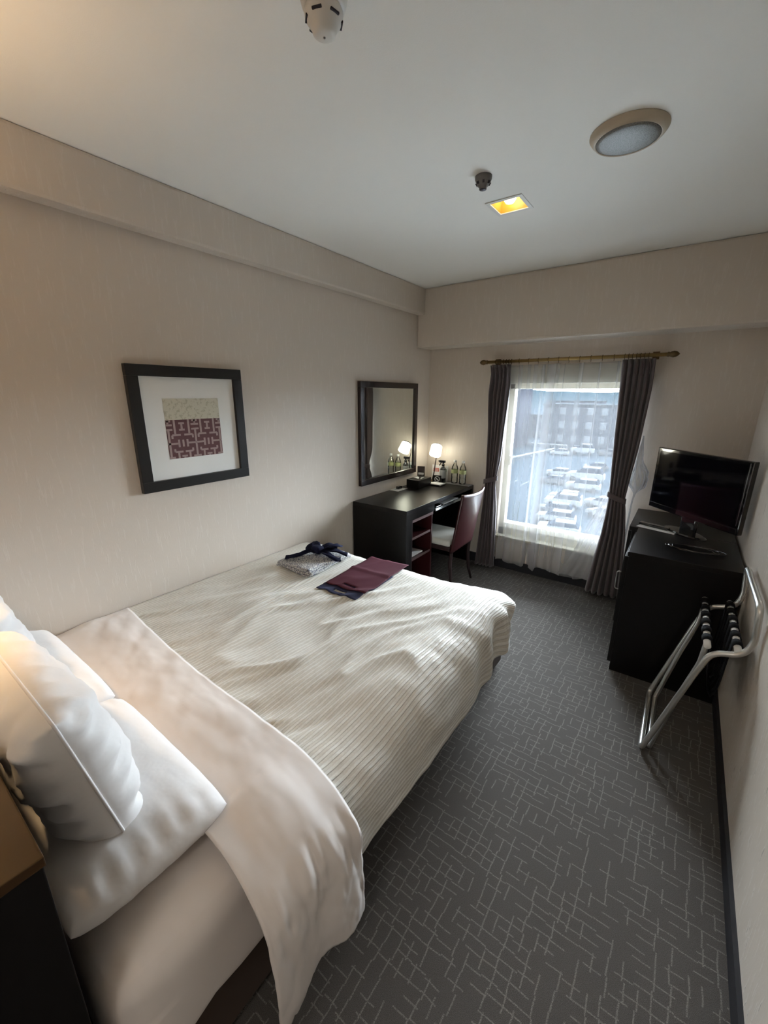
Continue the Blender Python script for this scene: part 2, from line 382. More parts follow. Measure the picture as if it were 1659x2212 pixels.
m_card = mat('dark_car_paint', (0.04, 0.05, 0.07), 0.3, spec=0.0); m_carglass = mat('car_glass', (0.008, 0.012, 0.018), 0.3, spec=0.0)
m_tyre = mat('tyre', (0.01, 0.01, 0.012), 0.8)
sbox('ground', 'asphalt parking lot and road below the window', 'ground', [((-400, 38, GZ-0.3), (250, 700, GZ))], m_asph)
S.objects['ground'].name = 'trim_3'
def building(name, label, lo, hi, m, nx, nz, ww, wh, roofh=0.8):
    b = thing(name, label, 'building', (lo[0], lo[1], lo[2]))
    w, d, h = hi[0]-lo[0], hi[1]-lo[1], hi[2]-lo[2]
    box('wall', (0, 0, 0), (w, d, h), m, b)
    box('roof', (-0.3, -0.3, h), (w+0.3, d+0.3, h+roofh*0.5), m_conc, b)
    me = None
    for i in range(nx):
        for k in range(nz):
            cx = w*(i+0.5)/nx; cz = h*(k+0.6)/nz
            if me is None:
                bm = bmesh.new(); add_box(bm, (-ww/2, -0.12, -wh/2), (ww/2, 0.0, wh/2), 0.02)
                o = obj('window', bm, m_wframe, b, (cx, 0, cz)); me = o.data
                bm = bmesh.new(); add_box(bm, (-ww*0.42, -0.16, -wh*0.42), (ww*0.42, -0.10, wh*0.42)); pm = obj('pane', bm, m_bwin, o); pme = pm.data
            else:
                o = bpy.data.objects.new('window', me); C.objects.link(o); o.parent = b; o.location = (cx, 0, cz)
                q = bpy.data.objects.new('pane', pme); C.objects.link(q); q.parent = o
    return b
building('apartment_building', 'grey apartment block with a grid of small windows facing the lot', (-33.0, 128, GZ), (3.0, 142, -1.0), m_bldg, 10, 3, 1.5, 1.9)
building('office_building', 'tall pale building at the left of the window view', (-58, 112, GZ), (-36, 126, 8), m_bldg2, 4, 5, 2.6, 1.4)
building('low_house', 'low dark roofed building beyond the road guardrail', (-75, 150, GZ), (-36, 160, -5), m_bldg, 7, 2, 2.2, 1.3)
building('distant_house', 'distant pale house right of the apartment roof', (-24, 210, GZ), (-8, 222, -2.4), m_bldg2, 4, 3, 1.6, 1.5)
building('distant_block', 'distant flat roofed block above the apartment roof', (-60, 230, GZ), (-34, 244, -1.0), m_bldg2, 6, 3, 1.8, 1.6)
# hill ridge
bm = bmesh.new()
def hf(u, v):
    x = -420+700*u; y = 520+160*v; h = (11+9*fbm(u*5+3, v*1.5, 1.3))*math.sin(PI*min(1, v*1.0)) 
    return (x, y, GZ-1+max(0.5, (h+9)*min(1, v*5)))
add_grid(bm, hf, 60, 8); tag(obj('hill', bm, m_hill, smooth=True), 'low hazy wooded hills on the horizon', 'hill')
# road guardrails
def rail(name, a, b, label, n=14):
    r = thing(name, label, 'guardrail', (0, 0, 0)); A = Vector(a); B = Vector(b)
    bm = bmesh.new(); add_tube(bm, [A+Vector((0, 0, .75)), B+Vector((0, 0, .75))], 0.28, 6); obj('beam', bm, m_wframe, r)
    for i in range(n):
        p = A.lerp(B, i/(n-1)); bm = bmesh.new(); add_tube(bm, [p, p+Vector((0, 0, .7))], 0.09, 6); obj('post', bm, m_wframe, r)
rail('guardrail', (-35.5, 124, GZ), (-24.5, 124, GZ), 'far white guardrail running level across the road edge')
rail('guardrail', (-29.5, 86, GZ), (-25.5, 114, GZ), 'nearer white guardrail running at a slant toward the far one')
for i in range(7):
    x = -30+i*1.9
    tag(box('parking_line', (x, 66, GZ), (x+0.15, 71, GZ+0.012), m_line), 'white painted bay line on the asphalt left of the parked cars', 'road marking', 'painted bay lines in the lot')
# cars
def car_part_meshes():
    L, Wd = 4.3, 1.72
    d = {}
    bm = bmesh.new()
    prof = [(-2.15, .35), (-2.15, .75), (-2.0, .88), (-1.0, .96), (1.75, .98), (2.1, .85), (2.15, .38)]
    n = len(prof); a = [bm.verts.new((x, -Wd/2, z)) for x, z in prof]; b = [bm.verts.new((x, Wd/2, z)) for x, z in prof]
    bm.faces.new(a); bm.faces.new(b[::-1])
    for i in range(n): bm.faces.new((a[i], b[i], b[(i+1) % n], a[(i+1) % n]))
    bmesh.ops.bevel(bm, geom=bm.edges[:], offset=0.05, segments=1, affect='EDGES'); d['body'] = bm
    bm = bmesh.new(); v = []
    for z, x0, x1, hw in ((0.94, -1.15, 1.95, 0.80), (1.40, -0.35, 1.55, 0.64)):
        v.append([bm.verts.new(p) for p in ((x0, -hw, z), (x1, -hw, z), (x1, hw, z), (x0, hw, z))])
    bm.faces.new(v[1]); bm.faces.new(v[0][::-1])
    for i in range(4): bm.faces.new((v[0][i], v[0][(i+1) % 4], v[1][(i+1) % 4], v[1][i]))
    d['windows'] = bm
    bm = bmesh.new(); add_box(bm, (-0.38, -0.65, 1.39), (1.57, 0.65, 1.47), 0.03); d['roof'] = bm
    out = {}
    for k, bm_ in d.items():
        me = bpy.data.meshes.new(k); bmesh.ops.recalc_face_normals(bm_, faces=bm_.faces[:]); bm_.to_mesh(me); bm_.free(); out[k] = me
    bm = bmesh.new(); add_lathe(bm, [(0, -.1), (.31, -.1), (.31, .1), (0, .1)], 12, mtx=Matrix.Rotation(PI/2, 4, 'X')); me = bpy.data.meshes.new('wheel'); bm.to_mesh(me); bm.free(); out['wheel'] = me
    return out
CP = {}
for nm, mm in (('white', m_carw), ('silver', m_carg), ('dark', m_card)):
    p = car_part_meshes(); p['body'].materials.append(mm); p['roof'].materials.append(mm); p['windows'].materials.append(m_carglass); p['wheel'].materials.append(m_tyre); CP[nm] = p
def car(px, py, rz, col, label, sc=1.0, tall=1.0):
    # position on the lot found from where its wheels stand
    t_ = thing('car', label, 'car', (px, py, GZ), rz, 'cars in the lot outside the window'); t_.scale = (sc, sc, sc*tall)
    for k in ('body', 'windows', 'roof'):
        o = bpy.data.objects.new(k, CP[col][k]); C.objects.link(o); o.parent = t_
    for x in (-1.35, 1.35):
        for y in (-0.78, 0.78):
            o = bpy.data.objects.new('wheel', CP[col]['wheel']); C.objects.link(o); o.parent = t_; o.location = (x, y, 0.31)
cars = [
 (-7.3, 44.5, 0.15, 'white', 'white car in the closest row of the lot', 1, 1),
 (-8.6, 48.6, 0.12, 'white', 'white car second from the closest edge of the lot', 1, 1),
 (-9.6, 52.2, 0.10, 'silver', 'silver car behind the two closest white cars', 1, 1),
 (-4.2, 53.5, -0.5, 'white', 'white car parked askew at the right of the close rows', 1, 1),
 (-9.6, 56.0, 0.08, 'white', 'boxy white van in the middle of the close rows', 1.05, 1.25),
 (-10.2, 60.0, 0.06, 'white', 'white car behind the boxy white van', 1, 1),
 (-5.4, 59.0, -0.2, 'white', 'white car to the right of the one behind the van', 1, 1),
 (-14.8, 71.0, 0.05, 'silver', 'silver car at the left end of the middle row', 1, 1),
 (-9.6, 68.5, 0.05, 'white', 'long white wagon in the middle row', 1.15, 1.1),
 (-10.6, 75.5, 0.05, 'white', 'tall white minibus in the centre of the lot', 1.35, 1.35),
 (-15.8, 79.0, 0.03, 'white', 'white car left of the tall minibus', 1, 1),
 (-11.4, 90.0, 0.3, 'silver', 'silver car beyond the tall minibus', 1, 1),
 (-6.4, 92.0, 0.3, 'white', 'white car at the right of the far middle row', 1, 1),
 (-18.2, 112.0, 0.1, 'white', 'white delivery truck near the far edge of the lot', 1.25, 1.5),
 (-21.6, 119.0, 0.1, 'silver', 'silver car far back beside the end of the guardrail', 1, 1),
 (-22.6, 108.0, 0.1, 'white', 'white car furthest left in the far row', 1, 1.1),
 (-12.8, 114.0, 0.0, 'silver', 'silver car right of the white delivery truck', 1.05, 1.1),
 (-7.4, 112.0, 0.0, 'white', 'white car furthest right in the far row', 1.05, 1.1),
 (-3.0, 76.0, 0.2, 'dark', 'dark car right of the tall minibus', 1, 1),
]
for c in cars: car(*c)

# ------------------------------------------------------------------ curtain rod
rod = thing('curtain_rod', 'antique brass curtain pole with pointed ball finials above the window', 'curtain rod', (1.22, 3.54, 1.808))
tube('pole', [(-0.63, 0, 0), (0.63, 0, 0)], 0.0125, m_brass, rod, 14)
for s in (-1, 1):
    lathe('finial', [(0, .052), (.008, .046), (.017, .034), (.021, .018), (.018, .004), (.013, -.004), (.016, -.008), (.016, -.016), (.012, -.02)], m_brassd, rod,
          mtx=Matrix.Translation((s*0.645, 0, 0)) @ Matrix.Rotation(s*PI/2, 4, 'Y'))
    bm = bmesh.new(); add_tube(bm, [(s*0.56, 0, 0.0), (s*0.56, 0.058, 0.0)], 0.007, 8); add_box(bm, (s*0.56-0.02, 0.058, -0.025), (s*0.56+0.02, 0.068, 0.025)); obj('bracket', bm, m_brassd, rod)
for i in range(24):
    x = -0.555+i*0.022 if i < 7 else (0.38+(i-17)*0.024 if i >= 17 else -0.36+(i-7)*0.075)
    bm = bmesh.new(); add_tube(bm, [(x, 0.0155*math.cos(a*PI/6), 0.0155*math.sin(a*PI/6)) for a in range(12)], 0.0022, 5, True)
    add_tube(bm, [(x, 0, -0.016), (x, 0, -0.028)], 0.0018, 5); obj('ring', bm, m_brassd, rod, smooth=True)

# ------------------------------------------------------------------ drapes
LL = [(0.648, 1.784), (0.635, 1.558), (0.652, 1.292), (0.664, 0.975), (0.668, 0.83), (0.655, 0.554), (0.638, 0.285), (0.620, 0.03)]
LR = [(0.815, 1.784), (0.820, 1.63), (0.812, 1.448), (0.800, 1.222), (0.790, 1.027), (0.770, 0.86), (0.765, 0.802), (0.784, 0.575), (0.796, 0.318), (0.802, 0.03)]
RL = [(1.597, 1.784), (1.606, 1.558), (1.614, 1.334), (1.627, 1.067), (1.641, 0.86), (1.645, 0.80), (1.629, 0.53), (1.604, 0.333), (1.575, 0.03)]
RR = [(1.791, 1.784), (1.796, 1.588), (1.789, 1.404), (1.779, 1.181), (1.763, 1.013), (1.748, 0.82), (1.764, 0.737), (1.788, 0.56), (1.815, 0.189), (1.822, 0.03)]
def drape(label, l, r, y, tie, phase, flare):
    t_ = thing('curtain', label, 'curtain', ((l[0][0]+r[0][0])/2, y, 0)); cx = (l[0][0]+r[0][0])/2
    bm = bmesh.new(); npl = 5.5
    def f(u, v):
        z = 1.782-1.752*v
        a = interp(l, z); b = interp(r, z)
        k = math.exp(-((z-tie)/0.10)**2)
        amp = (0.030 if z > 1.66 else 0.034+0.012*v)*(1-0.72*k)
        uu = u+0.02*math.sin(9*v+phase)*(1-u)*u*4
        ph = 2*PI*npl*uu+phase
        yy = amp*math.sin(ph)*(0.75+0.25*math.sin(3.1*uu*PI+phase*2))+0.014*fbm(u*3, v*3+phase, 2)-0.02*k
        x = a+(b-a)*(uu+0.018*math.cos(ph))
        return (x-cx, yy, z)
    add_grid(bm, f, 110, 60)
    o = obj('fabric', bm, m_curtain, t_, smooth=True, auto='keep')
    md = o.modifiers.new('thick', 'SOLIDIFY'); md.thickness = 0.0025
    # tieback band wrapping the waist
    a = interp(l, tie)-cx; b = interp(r, tie)-cx; bm = bmesh.new()
    n = 28
    def g(u, v):
        th = 2*PI*u; m_ = (a+b)/2; w = (b-a)/2+0.012
        return (m_+w*math.cos(th), -0.02+0.034*math.sin(th), tie+0.02-0.04*v+0.022*math.cos(th)*flare)
    add_grid(bm, g, n, 3); bmesh.ops.remove_doubles(bm, verts=bm.verts[:], dist=1e-5)
    o = obj('tieback', bm, m_curtain, t_, smooth=True); o.modifiers.new('thick', 'SOLIDIFY').thickness = 0.004
    bm = bmesh.new()
    for i in range(5):
        x = (l[0][0]-cx)+(r[0][0]-l[0][0])*(i+0.5)/5
        add_tube(bm, [(x-0.012, -0.026, 1.776), (x, -0.036, 1.74), (x+0.002, -0.034, 1.68)], [0.005, 0.007, 0.002], 6)
    obj('pinch_pleats', bm, m_curtain, t_, smooth=True)
    return t_
drape('grey-brown drape tied back at the left side of the window', LL, LR, 3.497, 0.835, 0.4, 1)
drape('charcoal-brown drape tied back at the right side of the window, beside the television', RL, RR, 3.490, 0.82, 2.1, -1)

# sheer
sh = thing('sheer_curtain', 'white see-through voile curtain hanging across the window', 'sheer curtain', (1.2, 3.56, 0))
def folds(x):
    return (0.016*math.sin(x*31)+0.010*math.sin(x*53+1.3)+0.004*math.sin(x*97+.5))
def sheerf(x0, x1):
    def f(u, v):
        z = 1.778-1.70*v+(0.010*math.sin(u*17)+0.012*math.sin(u*31+1))*v
        x = x0+(x1-x0)*u
        cl = 0.35*math.exp(-((u-0.36)/0.10)**2)      # gathered cluster of folds
        dens = 1+1.6*math.exp(-((u-0.38)/0.13)**2)
        yy = folds(x+0.010*math.sin(2.5*v+x*9))*dens*(0.55+0.55*v)
        return (x+0.010*math.sin(3*v+8*u)+(0.010*math.sin(x*62+0.8)+0.006*math.sin(x*106))*(0.5+0.5*v)-1.2, yy*0.9, z)
    return f
bm = bmesh.new(); add_grid(bm, sheerf(0.79, 1.72), 260, 36)
obj('voile_panel', bm, m_sheer, sh, smooth=True, auto='keep')
# overlapping second layer pulled aside toward the lower right
def layer2(u, v):
    z = 0.86-0.76*v; x0 = 1.62-0.30*(v**1.4)-0.02*math.sin(v*5); x1 = 1.72
    x = x0+(x1-x0)*u
    return (x-1.2, -0.022+0.008*math.sin(u*24+v*3), z)
bm = bmesh.new(); add_grid(bm, layer2, 40, 24); obj('voile_swag', bm, m_sheer, sh, smooth=True, auto='keep')
# loose gathered bundle beyond the right-hand drape
def bundle(u, v):
    z = 1.27-1.18*v; w = 0.026+0.034*math.exp(-((z-0.97)/0.09)**2); cx = 1.792+0.022*math.exp(-((z-0.95)/0.12)**2)-0.01*v
    th = 2*PI*u; r = w*(1+0.12*math.sin(5*th+9*v)+0.35*fbm(math.cos(th)*1.5, v*12, 5))
    r *= 1+0.16*math.sin(th*9+z*26)
    if z > 1.02: r *= max(0.15, 1-(z-1.02)*3.4)
    if z < 0.90: r *= max(0.22, 1-(0.90-z)*14)
    return (cx+r*math.cos(th)-1.2, 0.0+0.4*r*math.sin(th)-0.005, z)
bm = bmesh.new(); add_grid(bm, bundle, 40, 70); bmesh.ops.remove_doubles(bm, verts=bm.verts[:], dist=1e-5)
obj('voile_bundle', bm, m_sheer, sh, smooth=True)

# ------------------------------------------------------------------ picture
pic = thing('framed_picture', 'square black framed picture with wide white mat on the left wall', 'picture', (0.0, 1.2305, 1.378))
hw, hh, fwd = 0.2915, 0.290, 0.05
bm = bmesh.new()
for lo, hi in [((0.001, -hw, hh-fwd), (0.03, hw, hh)), ((0.001, -hw, -hh), (0.03, hw, -hh+fwd)),
               ((0.001, -hw, -hh+fwd), (0.03, -hw+fwd, hh-fwd)), ((0.001, hw-fwd, -hh+fwd), (0.03, hw, hh-fwd))]: add_box(bm, lo, hi, 0.002)
obj('frame', bm, m_frame, pic)
box('mat_board', (0.001, -hw+fwd, -hh+fwd), (0.014, hw-fwd, hh-fwd), m_mat_board, pic)
a0, a1, zt, zm, zb = -0.143, 0.146, 0.142, 0.042, -0.145
box('cream_panel', (0.014, a0, zm), (0.0155, a1, zt), m_cream, pic)
pr_ = box('maroon_panel', (0.014, a0, zb), (0.0155, a1, zm), m_maroonp, pic)
bm = bmesh.new()
def seg(u0, v0, u1, v1, w=0.035):
    # strip in unit coordinates of the maroon panel (v down), clipped
    if abs(u1-u0) < 1e-6: r = [u0-w/2, min(v0, v1), u0+w/2, max(v0, v1)]
    else: r = [min(u0, u1), v0-w*0.7, max(u0, u1), v0+w*0.7]
    r = [max(0, r[0]), max(0, r[1]), min(1, r[2]), min(1, r[3])]
    if r[2]-r[0] < 0.004 or r[3]-r[1] < 0.004: return
    Y = lambda u: a0+(a1-a0)*u
    Z = lambda v: zm+(zb-zm)*v
    add_box(bm, (0.0155, Y(r[0]), Z(r[3])), (0.0161, Y(r[2]), Z(r[1])))
for c in (0.03, 0.50, 0.97):
    seg(c, .27, c, .95); seg(c-.07, .25, c+.07, .25); seg(c-.07, .97, c+.07, .97)
    seg(c-.16, .61, c+.16, .61); seg(c-.16, .51, c-.16, .71); seg(c+.16, .51, c+.16, .71)
    seg(c-.05, .03, c+.05, .03); seg(c-.07, .13, c+.07, .13); seg(c, .0, c, .1)
for c in (0.265, 0.735):
    seg(c, .10, c, .25); seg(c-.05, .09, c+.05, .09); seg(c-.05, .26, c+.05, .26)
    seg(c-.125, 0, c-.125, .36); seg(c+.125, 0, c+.125, .36)
    seg(c-.18, .39, c-.03, .39); seg(c+.03, .39, c+.18, .39); seg(c-.18, .39, c-.18, .48); seg(c+.18, .39, c+.18, .48)
    seg(c, .52, c, .70)
    seg(c-.16, .83, c-.02, .83); seg(c+.02, .83, c+.16, .83); seg(c-.16, .75, c-.16, .83); seg(c+.16, .75, c+.16, .83)
    seg(c-.10, .84, c-.10, 1); seg(c+.10, .84, c+.10, 1); seg(c-.05, .95, c+.05, .95); seg(c, .95, c, 1)
obj('lattice_print', bm, m_lattice, pr_)

# ------------------------------------------------------------------ mirror
mir = thing('wall_mirror', 'tall dark framed mirror on the left wall above the desk', 'mirror', (0.0, 2.952, 1.243))
hw, hh, fwd = 0.407, 0.398, 0.045
bm = bmesh.new()
for lo, hi in [((0.001, -hw, hh-fwd), (0.032, hw, hh)), ((0.001, -hw, -hh), (0.032, hw, -hh+fwd)),
               ((0.001, -hw, -hh+fwd), (0.032, -hw+fwd, hh-fwd)), ((0.001, hw-fwd, -hh+fwd), (0.032, hw, hh-fwd))]: add_box(bm, lo, hi, 0.003)
obj('frame', bm, m_mirframe, mir)
box('glass', (0.001, -hw+fwd, -hh+fwd), (0.020, hw-fwd, hh-fwd), m_mirror, mir)

# ------------------------------------------------------------------ ceiling fittings
# large fire detector near the top of the view
fd = thing('fire_detector', 'large white dome smoke detector on the near ceiling', 'detector', (1.232, 0.955, RH))
lathe('base', [(0, 0), (.066, 0), (.066, -.020), (.060, -.036), (.052, -.040), (0, -.040)], m_plastic, fd, seg=40)
lathe('dome', [(.050, -.040), (.054, -.046), (.053, -.056), (.046, -.064), (.040, -.067), (.036, -.074), (.032, -.082), (.020, -.087), (0, -.088)], m_plastic, fd, seg=40)
for k in range(6):
    a = k*PI/3+0.35; bm = bmesh.new()
    add_box(bm, (-0.014, -0.003, -0.0022), (0.014, 0.003, 0.0022), 0.001, Matrix.Rotation(a, 4, 'Z') @ Matrix.Translation((0, 0.0485, -0.0605)) )
    obj('sensor_slot', bm, m_dark, fd)
lathe('indicator', [(0, -.0895), (.003, -.0895), (.003, -.086)], m_greyp, fd, seg=12)
fd.scale = (0.80, 0.80, 1.0)
hd = thing('heat_detector', 'small dark heat detector beside the square ceiling light', 'detector', (1.195, 1.925, RH))
lathe('base', [(0, 0), (.034, 0), (.034, -.010), (.030, -.020), (0, -.020)], m_greyp, hd)
lathe('cone', [(.030, -.020), (.022, -.034), (.015, -.036), (.015, -.046), (0, -.046)], m_greyp, hd)
for k in range(7):
    a = k*2*PI/7; bm = bmesh.new()
    add_box(bm, (-0.004, -0.002, -0.005), (0.004, 0.002, 0.005), 0, Matrix.Rotation(a, 4, 'Z') @ Matrix.Translation((0, 0.0275, -0.027)) @ Matrix.Rotation(-0.5, 4, 'X')); obj('vent', bm, m_dark, hd)
lathe('sensor', [(0, -.047), (.014, -.047), (.014, -.037)], m_dark, hd, seg=16)
sp_ = thing('ceiling_speaker', 'round ceiling speaker with beige ring and grey grille', 'speaker', (1.711, 1.933, RH))
lathe('ring', [(.098, -.003), (.098, -.022), (.102, -.024), (.112, -.014), (.120, -.003), (.120, 0), (.098, 0)], m_ring, sp_, seg=56)
lathe('grille', [(0, -.030), (.05, -.029), (.085, -.026), (.0985, -.021), (.0985, -.005), (0, -.005)], m_grille, sp_, seg=56)
dl = thing('downlight', 'lit square recessed downlight with white trim and amber reflector', 'ceiling light', (1.188, 2.246, RH))
bm = bmesh.new(); o_, i_ = 0.086, 0.068
for lo, hi in [((-o_, -o_, -.004), (o_, -i_, 0.0)), ((-o_, i_, -.004), (o_, o_, 0.0)), ((-o_, -i_, -.004), (-i_, i_, 0.0)), ((i_, -i_, -.004), (o_, i_, 0.0))]: add_box(bm, lo, hi, 0.0012)
obj('trim', bm, m_whitecap, dl)
bm = bmesh.new()
t0 = [bm.verts.new((x*i_, y*i_, 0.0)) for x, y in ((-1, -1), (1, -1), (1, 1), (-1, 1))]; t1 = [bm.verts.new((x*.055, y*.055, .075)) for x, y in ((-1, -1), (1, -1), (1, 1), (-1, 1))]
for k in range(4): bm.faces.new((t0[k], t0[(k+1) % 4], t1[(k+1) % 4], t1[k]))
bm.faces.new(t1); o = obj('reflector', bm, m_amber, dl); o.modifiers.new('s', 'SOLIDIFY').thickness = 0.002
lathe('bulb', [(0, .006), (.018, .010), (.028, .024), (.024, .046), (.012, .072)], m_bulb, dl, seg=20)
ld = bpy.data.lights.new('downlight_lamp', 'SPOT'); ld.energy = 5; ld.color = (1, .80, .52); ld.spot_size = 1.9; ld.spot_blend = .6; ld.shadow_soft_size = .03
lo = bpy.data.objects.new('downlight_lamp', ld); C.objects.link(lo); lo.parent = dl; lo.location = (0, 0, 0.022)

# wall lamp over the headboard (just outside the view, it warms the near ceiling)
wl = thing('wall_lamp', 'warm wall lamp above the headboard, beyond the left edge', 'lamp', (0.62, -0.08, 1.55))
box('backplate', (-0.04, 0, -0.05), (0.04, 0.012, 0.05), m_brassd, wl, 0.003)
tube('arm', [(0, 0.012, 0), (0, 0.09, 0)], 0.006, m_brassd, wl)
lathe('shade', [(.05, -.07), (.065, -.07), (.065, .08), (.062, .08), (.062, -.066), (.05, -.066)], m_ring, wl, c=(0, 0.12, 0.02))
pl = bpy.data.lights.new('wall_lamp_bulb', 'POINT'); pl.energy = 21; pl.color = (1.0, 0.66, 0.34); pl.shadow_soft_size = .03
po = bpy.data.objects.new('wall_lamp_bulb', pl); C.objects.link(po); po.parent = wl; po.location = (0, 0.12, 0.03)

# ------------------------------------------------------------------ bed
bed = thing('bed', 'wide single bed on a brown base along the left wall', 'bed', (0, 0, 0))
box('base', (0.02, 0.16, 0.03), (1.362, 2.20, 0.225), m_bedbase, bed, 0.006)
bm = bmesh.new()
for x in (0.12, 1.26):
    for y in (0.26, 2.10): add_box(bm, (x-0.03, y-0.03, 0), (x+0.03, y+0.03, 0.03))
obj('feet', bm, m_black, bed)
# mattress in fitted sheet
bm = bmesh.new(); vs = add_box(bm, (0.005, 0.16, 0.226), (1.392, 2.04, 0.515), 0)
bmesh.ops.subdivide_edges(bm, edges=bm.edges[:], cuts=30, use_grid_fill=True)
for v in bm.verts:
    x, y, z = v.co
    rr = 0.075 if z > 0.37 else 0.03
    cx_, cy_, cz_ = (0.005+1.392)/2, 1.10, 0.37; hx, hy, hz = 0.6935, 0.94, 0.1445
    dx, dy, dz = x-cx_, y-cy_, z-cz_
    qx, qy, qz = max(abs(dx)-(hx-rr), 0), max(abs(dy)-(hy-rr), 0), max(abs(dz)-(hz-rr), 0)
    q = Vector((qx, qy, qz)); L_ = q.length
    if L_ > rr:
        q *= rr/L_
        x = cx_+math.copysign(hx-rr+q.x, dx) if qx > 0 else x
        y = cy_+math.copysign(hy-rr+q.y, dy) if qy > 0 else y
        z = cz_+math.copysign(hz-rr+q.z, dz) if qz > 0 else z
    if x > 1.30: x += 0.006*fbm(y*7, z*4, 1)+(0.008*fbm(y*16, z*3, 4) if y < 0.5 else 0)
    z2 = z+(0.006*fbm(x*4, y*4, 3) if z > 0.40 else 0)
    v.co = (x, y, z2)
obj('mattress', bm, m_sheet, bed, smooth=True)

TOP = 0.553
def wr(x, y):
    # wrinkles running mostly along the bed, slanting toward the near foot corner
    a = 0.42; p = x*math.cos(a)-y*math.sin(a); q = x*math.sin(a)+y*math.cos(a)
    w = fbm(p*1.4, q*1.4, 7)*0.30
    n1 = noise.noise(Vector((p*9+w*4, q*1.9, 1.0))); n2 = noise.noise(Vector((p*20+w*6, q*3.2, 5.0)))
    r1 = (1-abs(n1))**4
    b = 0.015*(r1-0.45)+0.008*n2+0.020*fbm(x*2.3, y*1.9, 9, 2)
    m_ = 0.7+0.3*min(1, max(0, (y-0.7)/0.3)); m_ *= 1-0.65*min(1, max(0, (y-1.45)/0.4)); m_ *= 1-0.5*min(1, max(0, (x-1.15)/0.2))*min(1, max(0, (y-1.2)/0.5))
    fade = min(1, max(0, x-0.02)/0.12)
    return b*m_*fade*(0.55+0.45*min(1, (x)/0.8))
IX, IY = 1.28, 1.90
cov = thing('coverlet', 'cream striped satin coverlet spread over the bed', 'bedspread', (0, 0, 0))
Y0 = 0.60
bm = bmesh.new(); uvl = bm.loops.layers.uv.verify()
NX, NY = 104, 104
g1 = add_grid(bm, lambda u, v: (0.004+(IX-0.004)*u, Y0+(IY-Y0)*v, TOP+wr(0.004+(IX-0.004)*u, Y0+(IY-Y0)*v)), NX, NY, lambda u, v: (IX*u, v*(IY-Y0)))
# skirt path: side, corner fan, foot
path = []
for j in range(NY+1): path.append((IX, Y0+(IY-Y0)*j/NY, 0.0, 'side', Y0+(IY-Y0)*j/NY))
NF = 22
for k in range(1, NF): path.append((IX, IY, (k/NF)*PI/2, 'fan', IY))
for i in range(NX+1): path.append((0.004+(IX-0.004)*(1-i/NX), IY, PI/2, 'foot', IY))
NQ = 40; rows = []; uvs = []
for idx, (px, py, ph, kind, yy) in enumerate(path):
    nx, ny = math.cos(ph), math.sin(ph); col = []; cu = []
    deg = math.degrees(ph); corner = math.exp(-((deg-50)/26)**2) if kind == 'fan' else 0
    near = 0
    if kind == 'side': near = math.exp(-((yy-IY)/0.25)**2)
    hem_z = 0.215+0.035*math.exp(-((yy-0.7)/0.3)**2)+0.09*near if kind == 'side' else (0.305 if kind == 'fan' else 0.27)
    if kind == 'fan': hem_z = 0.305-0.03*abs(math.sin(2*ph))
    nf = math.exp(-((px-IX)/0.22)**2) if kind == 'foot' else 0
    AR = 0.155*(1-0.55*max(1.0 if kind == 'fan' else 0, near, nf))
    R = 0.175+0.02*(ph/(PI/2))
    for q in range(NQ+1):
        s = q/NQ
        arc = 0.42; 
        if s <= arc:
            th = s/arc*PI/2; o = R*math.sin(th); d = AR*(1-math.cos(th))
        else:
            o = R+0.012*math.sin((s-arc)*3); d = AR+(TOP-AR-hem_z)*(s-arc)/(1-arc)
        dn = min(1, max(0, (s-0.15)/0.5))
        o *= 1+0.30*corner*math.sin(PI*min(1, s/0.62))
        if kind == 'fan': o += dn*0.022*math.sin(ph*11+1.0)
        if kind == 'side': o += dn*near*0.020*math.sin(yy*34)+dn*0.010*fbm(yy*3.5, s*2, 3)
        if kind == 'foot': o += dn*0.008*fbm(px*6, s*2, 8)
        x = px+nx*o; y = py+ny*o
        z = TOP-d+wr(px+nx*0.15*s, py+ny*0.15*s)*(1-s*0.6)+0.006*fbm(x*9, y*9, s*3)*min(1, s*5)
        if q == 0: z = TOP+wr(px, py)
        col.append(bm.verts.new((max(x, 0.004), y, z)))
        arcl = R*1.35*min(1, s/arc)+(TOP-0.155-hem_z)*max(0, (s-arc)/(1-arc))
        cu.append((px+(arcl if kind != 'foot' else 0)*(nx if kind == 'fan' else 1), py+(arcl*ny)))
    rows.append(col); uvs.append(cu)
for i in range(len(rows)-1):
    for q in range(NQ):
        try: fc = bm.faces.new((rows[i][q], rows[i][q+1], rows[i+1][q+1], rows[i+1][q]))
        except ValueError: continue
        for lp, (a, b) in zip(fc.loops, ((i, q), (i, q+1), (i+1, q+1), (i+1, q))): lp[uvl].uv = uvs[a][b]
bmesh.ops.remove_doubles(bm, verts=bm.verts[:], dist=0.0004)
bmesh.ops.recalc_face_normals(bm, faces=bm.faces[:])
o = obj('cover_fabric', bm, m_cover, cov, smooth=True); o.modifiers.new('thick', 'SOLIDIFY').thickness = 0.006; o.modifiers['thick'].offset = -1

